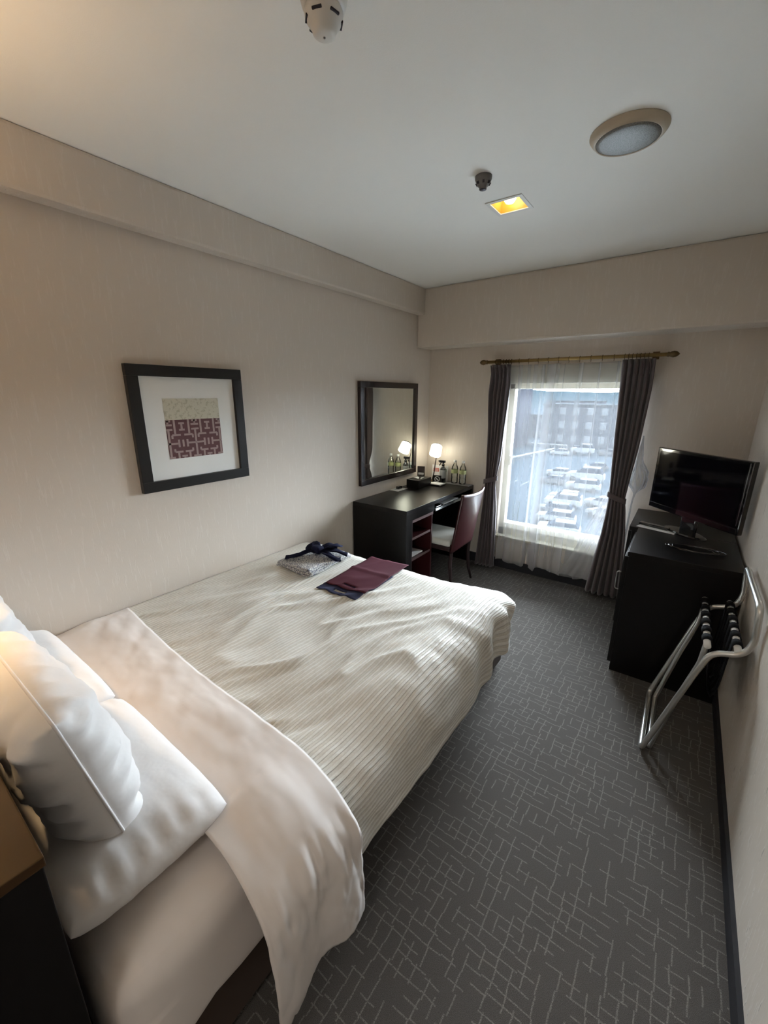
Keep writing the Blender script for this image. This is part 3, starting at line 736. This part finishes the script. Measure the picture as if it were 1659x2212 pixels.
# turned-down sheet band with long side drop
band = thing('turned_down_sheet', 'smooth white sheet folded back over the head end of the coverlet', 'sheet', (0, 0, 0))
def yfront(x): return 0.795-0.085*(1-math.exp(-max(0, x)/0.5))-0.01*x
def bandf(u, v):
    # u across (wall to hem), v from pillow edge to fold
    ax, RB = 1.27, 0.225
    tot = ax+0.27+0.40; s = u*tot
    arc = 0.27
    yb = 0.415
    if s < ax: x, d, t_ = s+0.004, 0.0, 0.0
    elif s < ax+arc:
        th = (s-ax)/arc*PI/2; x = ax+RB*math.sin(th); d = 0.15*(1-math.cos(th)); t_ = (s-ax)/arc*0.4
    else:
        k = (s-ax-arc)/0.40; x = ax+RB+0.012*math.sin(k*3); d = 0.15+k*(0.578-0.15-hem(v)); t_ = 0.4+0.6*k
    yf = yfront(min(x, 1.4)); 
    ybk = yb-0.02*t_+ (0.05*max(0, t_-0.4)); yfr = yf+0.05*max(0, t_-0.3)
    y = ybk+(yfr-ybk)*v
    z = 0.566+0.012*math.sin(PI*v)*(1-0.5*t_)-d
    # lift near pillows is lower
    if s < ax: z += -0.022*(1-v)*(1-v)-0.02*math.exp(-(s/0.06)**2)
    z += 0.010*fbm(x*3.2, y*4, 2)+0.004*fbm(x*9+y*6, y*12, 4)
    if t_ > 0.25:
        x += 0.016*math.sin(v*9+1.2)*(t_-0.25)+0.008*fbm(v*6, t_*4, 6)
        cz_ = math.exp(-((t_-0.42)/0.16)**2); x += 0.012*cz_*(1-abs(noise.noise(Vector((v*7, t_*2.5, 3)))))**3; z += 0.006*cz_*noise.noise(Vector((v*12, t_*4, 9)))
        if v < 0.25: x -= 0.02*(0.25-v)*4*(t_-0.25)
    return (x, y, z)
def hem(v): return 0.085+0.055*(1-abs(2*v-1))**0.8 if v > 0.12 else 0.085+0.03*v/0.12
bm = bmesh.new(); add_grid(bm, bandf, 150, 44)
o = obj('sheet_fabric', bm, m_sheet, band, smooth=True, auto='keep'); o.modifiers.new('thick', 'SOLIDIFY').thickness = 0.006; o.modifiers['thick'].offset = 1
bm = bmesh.new(); add_tube(bm, [Vector(bandf(i/90, 1.0))+Vector((0, 0.001, 0.001)) for i in range(91)], 0.0042, 6)
obj('fold_edge', bm, m_sheet, band, smooth=True)

# pillows
def pillow_bm(a, b, T, pinch=0.06, p=4.0, seed=0, wrk=0.006, N=44, ear=0.0):
    bm = bmesh.new()
    def pos(u, v, sgn):
        # u, v in -1..1
        eu = 1-abs(u)**p; ev = 1-abs(v)**p
        x = a*u*(1-pinch*(1-v*v)*abs(u)**3*0+0)*(1-pinch*(1-abs(v)**2)*abs(u)**2); y = b*v*(1-pinch*(1-abs(u)**2)*abs(v)**2)
        cf = 1-0.07*(u*u*v*v)**1.5; x *= cf; y *= cf
        t_ = T*(max(1-abs(u)**6, 0)**0.5)*(max(1-abs(v)**2.8, 0)**0.5)
        edge = max(abs(u), abs(v))
        rad = math.sin((u*7 if abs(v) > abs(u) else v*7)*3.1+seed)*wrk*0.9*max(0, edge-0.55)*2
        t_ += (wrk*fbm(u*3+seed, v*3, seed+sgn)+rad)*min(1, eu*3)*min(1, ev*3)
        return Vector((x, y, sgn*t_+ear*(abs(u)*abs(v))**6))
    for sgn in (1, -1):
        add_grid(bm, lambda i, j: pos(math.sin((i*2-1)*PI/2), math.sin((j*2-1)*PI/2), sgn), N, N)
    bmesh.ops.remove_doubles(bm, verts=bm.verts[:], dist=0.0006)
    return bm
def pillow(label, dims, mtx, seed, seamed=True, pinch=0.06, wrk=0.006):
    t_ = thing('pillow', label, 'pillow', mtx.translation, 0, None); t_.rotation_euler = mtx.to_euler()
    bm = pillow_bm(*dims, seed=seed, pinch=pinch, wrk=wrk); obj('pillowcase', bm, m_pillow, t_, smooth=True)
    if not seamed: return t_
    a, b, T = dims; pts = []
    for k in range(96):
        s = k/96*4; sd_, f = int(s), (s-int(s))*2-1
        u, v = [(f, -1), (1, f), (-f, 1), (-1, -f)][sd_]
        cf = 1-0.07*(u*u*v*v)**1.5; pts.append((a*u*(1-pinch*(1-v*v)*u*u)*cf, b*v*(1-pinch*(1-u*u)*v*v)*cf, 0))
    bm = bmesh.new(); add_tube(bm, pts, 0.0035, 6, True); obj('seam', bm, m_pillow, t_, smooth=True)
    return t_
R_ = Matrix.Rotation; T_ = Matrix.Translation
pillow('flat white pillow lying at the near side of the bed under the leaning one', (0.305, 0.172, 0.066), T_((0.997, 0.318, 0.592)) @ R_(0.03, 4, 'Y'), 3, seamed=False, pinch=0.03, wrk=0.0035)
pillow('flat white pillow lying at the wall side of the bed', (0.340, 0.172, 0.066), T_((0.352, 0.318, 0.592)), 8, seamed=False, pinch=0.03, wrk=0.0035)
pillow('plump white pillow leaning on the headboard at the near side', (0.305, 0.195, 0.090), T_((0.915, 0.262, 0.770)) @ R_(PI/2+0.20, 4, 'X') @ R_(0.03, 4, 'Z'), 5, pinch=0.07, wrk=0.013)
pillow('plump white pillow leaning on the headboard at the wall side', (0.300, 0.200, 0.090), T_((0.308, 0.262, 0.785)) @ R_(PI/2+0.20, 4, 'X'), 12, pinch=0.07, wrk=0.013)

hb = thing('headboard', 'black wooden headboard ledge with amber lit top at the bed head', 'headboard', (0, 0, 0))
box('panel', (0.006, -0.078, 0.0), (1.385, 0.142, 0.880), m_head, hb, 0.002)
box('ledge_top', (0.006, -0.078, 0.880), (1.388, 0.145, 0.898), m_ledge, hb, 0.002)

# ------------------------------------------------------------------ things on the bed
def on_bed(x, y): return TOP+wr(x, y)
yk = thing('folded_nightwear', 'folded grey patterned cotton nightwear on the foot of the bed', 'nightwear', (0.335, 1.715, 0.569), 0.0)
for k in range(4):
    bm = bmesh.new(); hx, hy = 0.135-0.003*k, 0.185-0.002*k
    def f(u, v, k=k, hx=hx, hy=hy):
        x = -hx+2*hx*u+0.006*math.sin(v*7+k); y = -hy+2*hy*v+0.005*math.sin(u*6+k*2)
        return (x, y, 0.002+k*0.0075+0.003*math.sin(u*5+v*3+k))
    add_grid(bm, f, 12, 14); o = obj('fold_layer', bm, m_yukata, yk, smooth=True, auto='keep'); md = o.modifiers.new('s', 'SOLIDIFY'); md.thickness = 0.006; md.offset = 0
ob = thing('cloth_belt', 'navy cloth belt tied in a bow on the folded nightwear', 'belt', (0.335, 1.735, 0.607))
def ribbon(name, pts, w, m, parent, twist=0.0):
    P = smooth_path(pts, 6); bm = bmesh.new(); n = len(P)-1; rows_ = []
    for i, p in enumerate(P):
        d = (P[min(i+1, n)]-P[max(i-1, 0)]).normalized(); s = d.cross(Vector((0, 0, 1)))
        s = s.normalized() if s.length > 0.2 else Vector((1, 0, 0))
        ww = w if not isinstance(w, (list, tuple)) else w[0]+(w[1]-w[0])*i/n
        rows_.append([bm.verts.new(p+s*ww*(j/4-0.5)+Vector((0, 0, 0.008*math.sin(j*1.7+i*0.4)))) for j in range(5)])
    for a, b in zip(rows_, rows_[1:]):
        for j in range(4): bm.faces.new((a[j], a[j+1], b[j+1], b[j]))
    o = obj(name, bm, m, parent, smooth=True, auto='keep'); md = o.modifiers.new('s', 'SOLIDIFY'); md.thickness = 0.004; return o
ribbon('bow_loop', [(0.0, 0, .02), (-.06, .05, .045), (-.10, .06, .03), (-.07, .01, .01), (0, 0, .018)], 0.05, m_navy, ob)
ribbon('bow_loop', [(0.0, 0, .02), (.05, .07, .05), (.06, .125, .035), (.03, .09, .012), (0, 0, .018)], 0.06, m_navy, ob)
ribbon('bow_tail', [(-.02, -.01, .03), (-.05, -.10, .018), (-.115, -.145, .004)], (0.035, 0.045), m_navy, ob)
ribbon('bow_tail', [(0.01, 0.0, .03), (.09, .0, .02), (.15, .02, .0), (.165, .03, -0.004)], (0.04, 0.05), m_navy, ob)
ribbon('bow_tail', [(0.02, 0.02, .03), (.10, .07, .022), (.15, .11, .004)], (0.035, 0.055), m_navy, ob)
bm = bmesh.new(); add_box(bm, (-.03, -.022, .008), (.035, .03, .052), 0.014); obj('knot', bm, m_navy, ob, smooth=True)

def flat_bag(name, label, corners, z, m, slot=None, crease=None):
    t_ = thing(name, label, 'bag', (0, 0, 0)); c = [Vector((*p, 0)) for p in corners]   # c0..c3: u along 0->1, v along 0->3
    bm = bmesh.new(); NU, NV = 24, 30; g = []
    def P(u, v):
        p = (c[0].lerp(c[1], u)).lerp(c[3].lerp(c[2], u), v)
        h = on_bed(p.x, p.y)+z+(0.006*math.exp(-((v-crease)/0.035)**2) if crease else 0)
        return Vector((p.x, p.y, h))
    for i in range(NU+1): g.append([bm.verts.new(P(i/NU, j/NV)) for j in range(NV+1)])
    for i in range(NU):
        for j in range(NV):
            u, v = (i+.5)/NU, (j+.5)/NV
            if slot and slot[0] < u < slot[1] and slot[2] < v < slot[3]: continue
            bm.faces.new((g[i][j], g[i+1][j], g[i+1][j+1], g[i][j+1]))
    o = obj('bag_cloth', bm, m, t_, smooth=True, auto='keep'); md = o.modifiers.new('s', 'SOLIDIFY'); md.thickness = 0.0025; md.offset = 1
    if slot:
        bm = bmesh.new(); pts = [P(slot[0], slot[2]), P(slot[1], slot[2]), P(slot[1], slot[3]), P(slot[0], slot[3])]
        add_tube(bm, [p+Vector((0, 0, .004)) for p in pts], 0.0010, 6, True); obj('handle_rim', bm, m, t_, smooth=True)
    return t_
flat_bag('cloth_bag', 'navy nonwoven bag lying under the maroon one with its handle edge showing', [(0.575, 1.485), (0.835, 1.495), (0.835, 1.83), (0.575, 1.81)], 0.004, m_navybag, (0.36, 0.66, 0.05, 0.135))
flat_bag('cloth_bag', 'maroon nonwoven bag with handle slot on the foot of the bed', [(0.585, 1.548), (0.845, 1.560), (0.825, 2.005), (0.560, 1.985)], 0.011, m_bag, (0.36, 0.66, 0.065, 0.10), 0.55)

# ------------------------------------------------------------------ desk
dk = thing('desk', 'black wooden desk with red shelf cubby along the left wall', 'desk', (0, 0, 0))
DX, DY0, DY1, DH = 0.514, 2.457, 3.596, 0.742
box('desktop', (0.014, DY0, DH-0.032), (DX, DY1, DH), m_black, dk, 0.0015)
box('side_panel', (0.014, DY0, 0), (DX, DY0+0.035, DH-0.032), m_black, dk, 0.001)
box('side_panel', (0.014, DY1-0.035, 0), (DX, DY1, DH-0.032), m_black, dk, 0.001)
box('back_panel', (0.014, DY0+0.035, 0.05), (0.03, DY1-0.035, DH-0.032), m_black, dk)
box('apron', (DX-0.022, DY0+0.035, 0.655), (DX-0.004, 2.87, DH-0.032), m_black, dk)
sy0, sy1 = 2.53, 2.868
cb = box('shelf_cubby', (0.10, sy0, 0.03), (0.118, sy1, 0.65), m_maroon, dk)
bm = bmesh.new()
for b in [((0.118, sy0, 0.03), (0.498, sy0+0.018, 0.655)), ((0.118, sy1-0.018, 0.03), (0.498, sy1, 0.655)), ((0.118, sy0+0.018, 0.03), (0.498, sy1-0.018, 0.05)), ((0.118, sy0+0.018, 0.632), (0.498, sy1-0.018, 0.655))]: add_box(bm, *b)
obj('cubby_wall', bm, m_maroon, dk)
for z in (0.315, 0.485):
    o = box('shelf', (0.118, sy0+0.018, z), (0.488, sy1-0.018, z+0.018), m_maroon, dk)
    box('shelf_edge', (0.488, sy0+0.018, z), (0.492, sy1-0.018, z+0.018), m_edge, o)
box('front_stile', (DX-0.020, DY0+0.035, 0.0), (DX-0.002, sy0+0.012, 0.655), m_black, dk)
box('top_edge_strip', (0.498, sy0+0.03, 0.628), (0.502, sy1, 0.650), m_edge, dk)
box('edge_strip', (0.498, sy0+0.020, 0.03), (0.502, sy0+0.030, 0.650), m_edge, dk)
box('keyboard_tray', (0.10, 2.90, 0.648), (0.50, DY1-0.05, 0.660), m_black, dk)
box('tray_edge', (0.50, 2.90, 0.645), (0.506, DY1-0.05, 0.666), m_silver, dk)
tag(box('magazine', (0.24, 2.57, 0.3335), (0.47, 2.77, 0.343), m_paper, None, 0.001), 'white booklet lying on the lower red shelf of the desk', 'booklet')
tag(box('folder', (0.27, 3.07, 0.6605), (0.488, 3.34, 0.667), m_paper, None, 0.001), 'white papers lying on the pull-out tray under the desktop', 'papers')
tag(box('notebook', (0.36, 2.93, 0.6605), (0.49, 3.05, 0.670), m_tv, None, 0.002), 'small black notebook on the tray beside the white papers', 'notebook')

# items on desk
Z = DH+0.0008
tb = thing('tissue_box', 'black tissue box with white tissue on the desk below the mirror', 'tissue box', (0.135, 3.245, Z), 0.0)
bm = bmesh.new(); add_box(bm, (-0.065, -0.11, 0), (0.065, 0.11, 0.075), 0.004); obj('box_body', bm, m_black, tb)
bm = bmesh.new()
add_grid(bm, lambda u, v: (-0.035+0.07*u, -0.045+0.08*v, 0.078+0.004*math.sin(u*5+v*3)), 8, 8); o = obj('tissue', bm, m_paper, tb, smooth=True, auto='keep'); o.modifiers.new('s', 'SOLIDIFY').thickness = 0.002
ch = thing('charger', 'small black charger on a white card near the left end of the desk back', 'charger', (0.065, 3.02, Z))
box('card', (-0.045, -0.075, 0), (0.045, 0.075, 0.003), m_paper, ch)
box('adapter', (-0.02, -0.015, 0.003), (0.012, 0.035, 0.028), m_tv, ch, 0.004)
tube('cable', smooth_path([(0, 0.035, 0.008), (-0.01, 0.06, 0.006), (0.02, 0.072, 0.006), (0.035, 0.05, 0.006)], 5), 0.002, m_tv, ch, 6)
# signs
wc = thing('notice_card', 'white notice board card with red and green blocks against the far wall', 'sign', (0.165, 3.575, Z), 0.0)
box('board', (-0.085, -0.004, 0), (0.085, 0.004, 0.150), m_paper, wc, 0.001, R_(-0.08, 4, 'X'))
bm = bmesh.new(); add_box(bm, (-0.070, -0.0062, 0.088), (-0.008, -0.005, 0.120), 0, R_(-0.08, 4, 'X')); obj('red_block', bm, m_red, wc)
bm = bmesh.new(); add_box(bm, (0.010, -0.0062, 0.092), (0.072, -0.005, 0.122), 0, R_(-0.08, 4, 'X')); obj('green_block', bm, m_green, wc)
bm = bmesh.new()
for r_ in range(3):
    for c_ in range(2): add_box(bm, (-0.066+c_*0.08, -0.0070, 0.094+r_*0.008), (-0.014+c_*0.08, -0.0064, 0.097+r_*0.008), 0, R_(-0.08, 4, 'X'))
obj('print_lines', bm, m_mat_board, wc)
ns = thing('no_smoking_sign', 'small black no-smoking sign in front of the white notice card', 'sign', (0.205, 3.455, Z), 0.15)
bm = bmesh.new(); add_prism(bm, [(-.045, 0), (.045, 0), (.038, .075), (-.038, .075)], -0.002, 0.002, R_(PI/2-0.12, 4, 'X')); obj('plate', bm, m_black, ns)
bm = bmesh.new(); mt = R_(-0.12, 4, 'X')
add_tube(bm, [mt @ Vector((0.024*math.cos(a*PI/12), -0.004, 0.040+0.024*math.sin(a*PI/12))) for a in range(24)], 0.0022, 5, True)
add_tube(bm, [mt @ Vector((-0.017, -0.004, 0.057)), mt @ Vector((0.017, -0.004, 0.023))], 0.0022, 5); obj('ring_and_slash', bm, m_paper, ns)
bm = bmesh.new(); add_box(bm, (-0.015, -0.0045, 0.037), (0.009, -0.003, 0.043), 0, mt); add_box(bm, (0.011, -0.0045, 0.037), (0.014, -0.003, 0.043), 0, mt); obj('cigarette_symbol', bm, m_paper, ns)
dc = thing('tent_card', 'dark brown standing card with white panels beside the mirror corner', 'sign', (0.062, 3.40, Z), 0.35)
box('front', (-0.035, -0.003, 0), (0.035, 0.0, 0.155), m_mirframe, dc, 0.0005)
bm = bmesh.new()
for z0_ in (0.045, 0.075): add_box(bm, (-0.026, -0.0045, z0_), (0.026, -0.003, z0_+0.020))
obj('white_panel', bm, m_paper, dc)
box('back_top', (-0.034, 0.0, 0.10), (0.034, 0.002, 0.154), m_bag, dc); box('back_bottom', (-0.034, 0.0, 0.0), (0.034, 0.002, 0.10), m_paper, dc)
# memo tray
mt_ = thing('memo_tray', 'black tray with white memo paper and pen on the desk', 'memo tray', (0.235, 3.385, Z), 0.0)
box('tray', (-0.075, -0.05, 0), (0.075, 0.05, 0.010), m_tv, mt_, 0.002); box('memo_paper', (-0.066, -0.042, 0.010), (0.056, 0.036, 0.016), m_paper, mt_, 0.001)
tube('pen', [(-0.05, 0.045, 0.014), (0.07, 0.045, 0.014)], 0.004, m_paper, mt_, 8)
# glass tray and bottles
gt = tag(box('serving_tray', (0.26, 3.49, DH+0.0005), (0.505, 3.592, DH+0.006), m_greyp, None, 0.002), 'thin grey tray holding the water bottles at the far desk edge', 'tray')
def bottle(x, y, label):
    b = thing('water_bottle', label, 'bottle', (x, y, DH+0.0065), 0, 'clear water bottles on the desk')
    lathe('bottle_body', [(0, 0), (.027, 0), (.031, .006), (.031, .05), (.029, .055), (.031, .060), (.031, .135), (.027, .155), (.013, .182), (.012, .19), (.012, .198)], m_bottle, b, seg=28)
    lathe('label', [(.0316, .095), (.0316, .130)], m_bottlelabel, b, seg=28)
    lathe('cap', [(0, .216), (.013, .216), (.014, .212), (.014, .196), (.0125, .195)], m_whitecap, b, seg=20)
bottle(0.340, 3.545, 'clear water bottle nearer the spray bottle on the desk')
bottle(0.425, 3.540, 'clear water bottle nearer the window drape on the desk')
sb = thing('spray_bottle', 'black trigger spray bottle on the far end of the desk', 'spray bottle', (0.245, 3.535, DH+0.0008))
sb.location.x = 0.230; sb.location.y = 3.52
lathe('bottle_body', [(0, 0), (.027, 0), (.029, .004), (.029, .125), (.024, .140), (.013, .150), (.013, .160), (0, .160)], m_tv, sb, seg=28)
lathe('label', [(.0296, .045), (.0296, .122)], m_spray, sb, seg=28)
bm = bmesh.new(); add_lathe(bm, [(0.0, .158), (.014, .158), (.014, .175), (.009, .18), (.009, .19), (0, .19)], 16)
add_box(bm, (-0.040, -0.011, .188), (0.022, 0.011, .212), 0.006); add_box(bm, (-0.050, -0.006, .196), (-0.038, 0.006, .208), 0.002)
add_tube(bm, smooth_path([(-0.022, 0, .19), (-0.030, 0, .175), (-0.042, 0, .160)], 4), [0.005]*8+[0.003], 8); obj('trigger_head', bm, m_tv, sb, smooth=False)
# lamp
lp = thing('desk_lamp', 'lit desk lamp with tilted white drum shade at the far desk corner', 'lamp', (0.105, 3.505, Z))
lathe('base', [(0, 0), (.045, 0), (.045, .010), (.040, .014), (.008, .016), (0, .016)], m_brassd, lp, seg=28)
tube('stem', smooth_path([(0.02, 0, .015), (0.050, -0.02, .10), (0.060, -0.02, .19), (0.060, 0.005, .27), (0.080, 0.0, .35), (0.088, -0.03, .362)], 6), 0.005, m_darkleg, lp)
mtx = T_((0.085, -0.065, 0.310)) @ R_(math.radians(-8), 4, 'Y') @ R_(math.radians(-32), 4, 'X')
lathe('shade', [(0, .048), (.044, .047), (.049, .042), (.053, -.042), (.050, -.048), (0, -.048)], m_shade, lp, mtx=mtx, seg=36)
lathe('shade_collar', [(.040, .0485), (.040, .056), (.0, .058)], m_darkleg, lp, mtx=mtx, seg=16)

# ------------------------------------------------------------------ chair
cr_ = thing('desk_chair', 'maroon curved-back desk chair with pale seat pushed up to the desk', 'chair', (0, 0, 0))
CY = 3.042
def backf(u, v, off=0.0):
    # u across y, v from top to bottom
    w = 0.200-0.012*v; y = CY-0.006+w*(2*u-1)
    c = 0.034*(1-(2*u-1)**2)
    arch = 0.035*(1-(2*u-1)**2)*(v)**6
    z = 0.822-0.485*v+arch*1.0-0.008*(1-(2*u-1)**2)*(1-v)
    x = 0.760-0.080*v+c+off
    return (x, y, z)
bm = bmesh.new(); add_grid(bm, lambda u, v: backf(u, v), 26, 20)
o = obj('backrest', bm, m_maroon, cr_, smooth=True, auto='keep'); md = o.modifiers.new('s', 'SOLIDIFY'); md.thickness = 0.018; md.offset = 0
for s in (-1, 1):
    bm = bmesh.new(); yb = CY+s*0.168
    add_tube(bm, [(0.672, yb, 0.40), (0.674, yb, 0.34), (0.666, yb, 0.24), (0.680, yb+s*0.003, 0.09), (0.708, yb+s*0.006, 0.0)], [0.010, 0.015, 0.017, 0.014, 0.011], 8); obj('leg', bm, m_darkleg, cr_, smooth=True)
    bm = bmesh.new(); add_tube(bm, [(0.29, CY+s*0.150, 0.37), (0.285, CY+s*0.150, 0.0)], [0.017, 0.012], 8); obj('leg', bm, m_darkleg, cr_, smooth=True)
box('seat_frame', (0.275, CY-0.166, 0.335), (0.655, CY+0.166, 0.372), m_darkleg, cr_, 0.006)
bm = bmesh.new(); add_box(bm, (0.262, CY-0.170, 0.373), (0.655, CY+0.170, 0.432), 0.02); obj('seat', bm, m_seat, cr_, smooth=True)

# ------------------------------------------------------------------ cabinets on the right
c1 = thing('cabinet', 'black wooden cabinet behind the luggage rack, nearest of the two', 'cabinet', (0, 0, 0))
cx0, cx1, cy0, cy1, chh = 1.886, RW-0.014, 2.53, 3.045, 0.735
box('body', (cx0+0.006, cy0, 0.0), (cx1, cy1, chh-0.025), m_black, c1, 0.0012)
box('top_panel', (cx0, cy0-0.002, chh-0.025), (cx1, cy1, chh), m_black, c1, 0.0015)
box('door', (cx0-0.012, cy0+0.006, 0.05), (cx0+0.006, cy1-0.004, chh-0.030), m_black, c1, 0.001)
c2 = thing('cabinet', 'black wooden cabinet under the television with a chrome door handle', 'cabinet', (0, 0, 0))
box('body', (1.852, 3.052, 0.0), (cx1, RD-0.016, chh-0.025), m_black, c2, 0.0012)
box('top_panel', (1.836, 3.050, chh-0.025), (cx1, RD-0.016, chh), m_black, c2, 0.0015)
dr = box('door', (1.834, 3.056, 0.05), (1.852, RD-0.022, chh-0.030), m_black, c2, 0.001)
bm = bmesh.new(); add_tube(bm, round_path([(1.834, 3.175, 0.370), (1.802, 3.175, 0.370), (1.802, 3.185, 0.235), (1.834, 3.185, 0.235)], 0.014, 4), 0.0045, 8); obj('handle', bm, m_chrome, dr, smooth=True)

# TV
tv = thing('television', 'flat black glossy television angled on the far right cabinet', 'television', (2.115, 3.075, chh), 0.0)
A = Vector((1.9055, 3.312, 0)); B = Vector((2.340, 2.842, 0)); d = (B-A); L_ = d.length; ang = math.atan2(d.y, d.x)
ctr = (A+B)/2; tv.location = (ctr.x, ctr.y, chh+0.001); tv.rotation_euler = (0, 0, ang)
hw = L_/2; zb, zt = 0.093, 0.487
box('casing', (-hw, 0.0, zb), (hw, 0.030, zt), m_tv, tv, 0.006)
box('back_housing', (-hw*0.6, 0.030, zb+0.04), (hw*0.6, 0.060, zt-0.06), m_tv, tv, 0.01)
box('screen', (-hw+0.022, -0.0012, zb+0.040), (hw-0.030, 0.001, zt-0.022), m_screen, tv)
box('bottom_bezel', (-hw+0.01, -0.004, zb+0.004), (hw-0.01, 0.0, zb+0.034), m_tv, tv, 0.002)
box('side_trim', (hw-0.020, -0.0022, zb+0.05), (hw-0.016, 0.0, zt-0.01), m_silver, tv)
bm = bmesh.new(); add_box(bm, (-0.05, 0.008, 0.012), (0.05, 0.032, zb+0.02), 0.004); obj('neck', bm, m_tv, tv)
bm = bmesh.new(); add_lathe(bm, [(0, 0), (.125, 0), (.125, .006), (.11, .012), (0, .014)], 40); bmesh.ops.scale(bm, vec=(1.15, 0.50, 1), verts=bm.verts[:]); obj('stand', bm, m_tv, tv, smooth=False)
pp = thing('leaflet', 'white leaflet under the remote on the far right cabinet', 'leaflet', (1.955, 3.085, chh+0.0008), -0.95)
box('sheet', (-0.105, -0.045, 0), (0.105, 0.045, 0.002), m_paper, pp); pp.location = (1.985, 3.085, chh+0.0008); pp.rotation_euler = (0, 0, -0.30)
rc = thing('remote_control', 'black remote control lying on the white leaflet', 'remote', (1.965, 3.112, chh+0.0035), -0.36)
bm = bmesh.new(); add_box(bm, (-0.085, -0.02, 0), (0.085, 0.02, 0.016), 0.005); obj('body', bm, m_tv, rc)
bm = bmesh.new()
for i in range(7):
    for j in range(3): add_lathe(bm, [(0, .0175), (.003, .0175), (.003, .016)], 8, (-.06+i*.019, -.011+j*.011, 0))
obj('buttons', bm, m_greyp, rc)
ac = thing('coiled_cable', 'dark television cable coiled on the cabinet below the screen', 'cable', (2.17, 2.76, chh+0.001))
tube('cable', [(0.09*math.cos(a*0.5)*(1+0.015*a), 0.05*math.sin(a*0.5), 0.004+0.0012*(a % 7)) for a in range(40)], 0.003, m_tv, ac, 6)

# ------------------------------------------------------------------ luggage rack (folded, leaning on the right wall)
rk = thing('luggage_rack', 'folded chrome luggage rack with black straps leaning on the right wall', 'luggage rack', (0, 0, 0))
YN, YF = 1.968, 2.425; rr = 0.0115
prof = [(2.100, 0.0125), (2.162, 0.245), (2.222, 0.468), (2.255, 0.573), (2.345, 0.598), (2.368, 0.66), (2.357, 0.80)]
fr = [(x, YF, z) for x, z in prof[::-1]]; nr = [(x, YN, z) for x, z in prof]
loop = nr + fr
P = round_path(loop + [loop[0]], 0.035, 6)
mid = Vector(((prof[0][0]), (YN+YF)/2, 0.0125))
full = round_path([mid]+nr+fr+[mid], 0.036, 6)
bm = bmesh.new(); add_tube(bm, full[:-1], rr, 12, True); obj('outer_frame', bm, m_chrome, rk, smooth=True)
YN2, YF2 = YN+0.030, YF-0.030
p2 = [(2.128, 0.0125), (2.185, 0.30), (2.232, 0.50), (2.238, 0.598)]
full2 = round_path([(2.128, (YN+YF)/2, 0.0125)]+[(x, YN2, z) for x, z in p2]+[(x, YF2, z) for x, z in p2[::-1]]+[(2.128, (YN+YF)/2, 0.0125)], 0.02, 5)
bm = bmesh.new(); add_tube(bm, full2[:-1], rr*0.92, 12, True); obj('inner_frame', bm, m_chrome, rk, smooth=True)
bars = []
for bx, bz in ((2.238, 0.598), (2.330, 0.608)):
    bm = bmesh.new(); add_tube(bm, [(bx, YN-0.004, bz), (bx, YF+0.02, bz)], 0.0125, 12); obj('cross_bar', bm, m_whitecap, rk, smooth=True)
for s_ in (YN+0.005, YF-0.005):
    tube('rivet', [(2.185, s_-0.012, 0.325), (2.185, s_+0.012, 0.325)], 0.005, m_chrome, rk, 8)
# webbing loops hanging slack between the bars
for k in range(6):
    yc = YN+0.052+k*0.076; w2 = 0.024
    bm = bmesh.new(); pts = []
    for a in range(9):
        th = PI+ -a*PI/8*1.0; pts.append((2.238+0.0155*math.cos(PI-a*PI/8*-1), 0.598+0.0155*math.sin(PI-a*PI/8)))
    pa = [(2.238+0.0150*math.cos(t1), 0.598+0.0150*math.sin(t1)) for t1 in [PI*1.1-i*PI*1.2/8 for i in range(9)]]
    pb = [(2.330+0.0150*math.cos(t1), 0.608+0.0150*math.sin(t1)) for t1 in [PI*1.1-i*PI*1.2/8 for i in range(9)]]
    dip = 0.36+0.012*math.sin(k*2.1)
    pm_ = [(2.256, 0.54), (2.262, 0.45), (2.272, dip+0.03), (2.288, dip), (2.302, dip+0.03), (2.308, 0.45), (2.312, 0.54)]
    line = pa+pm_+pb
    rows_ = [[bm.verts.new((x, yc-w2, z)), bm.verts.new((x, yc+w2, z))] for x, z in line]
    for a, b in zip(rows_, rows_[1:]): bm.faces.new((a[0], a[1], b[1], b[0]))
    o = obj('strap', bm, m_webbing, rk, smooth=True, auto='keep'); md = o.modifiers.new('s', 'SOLIDIFY'); md.thickness = 0.0025
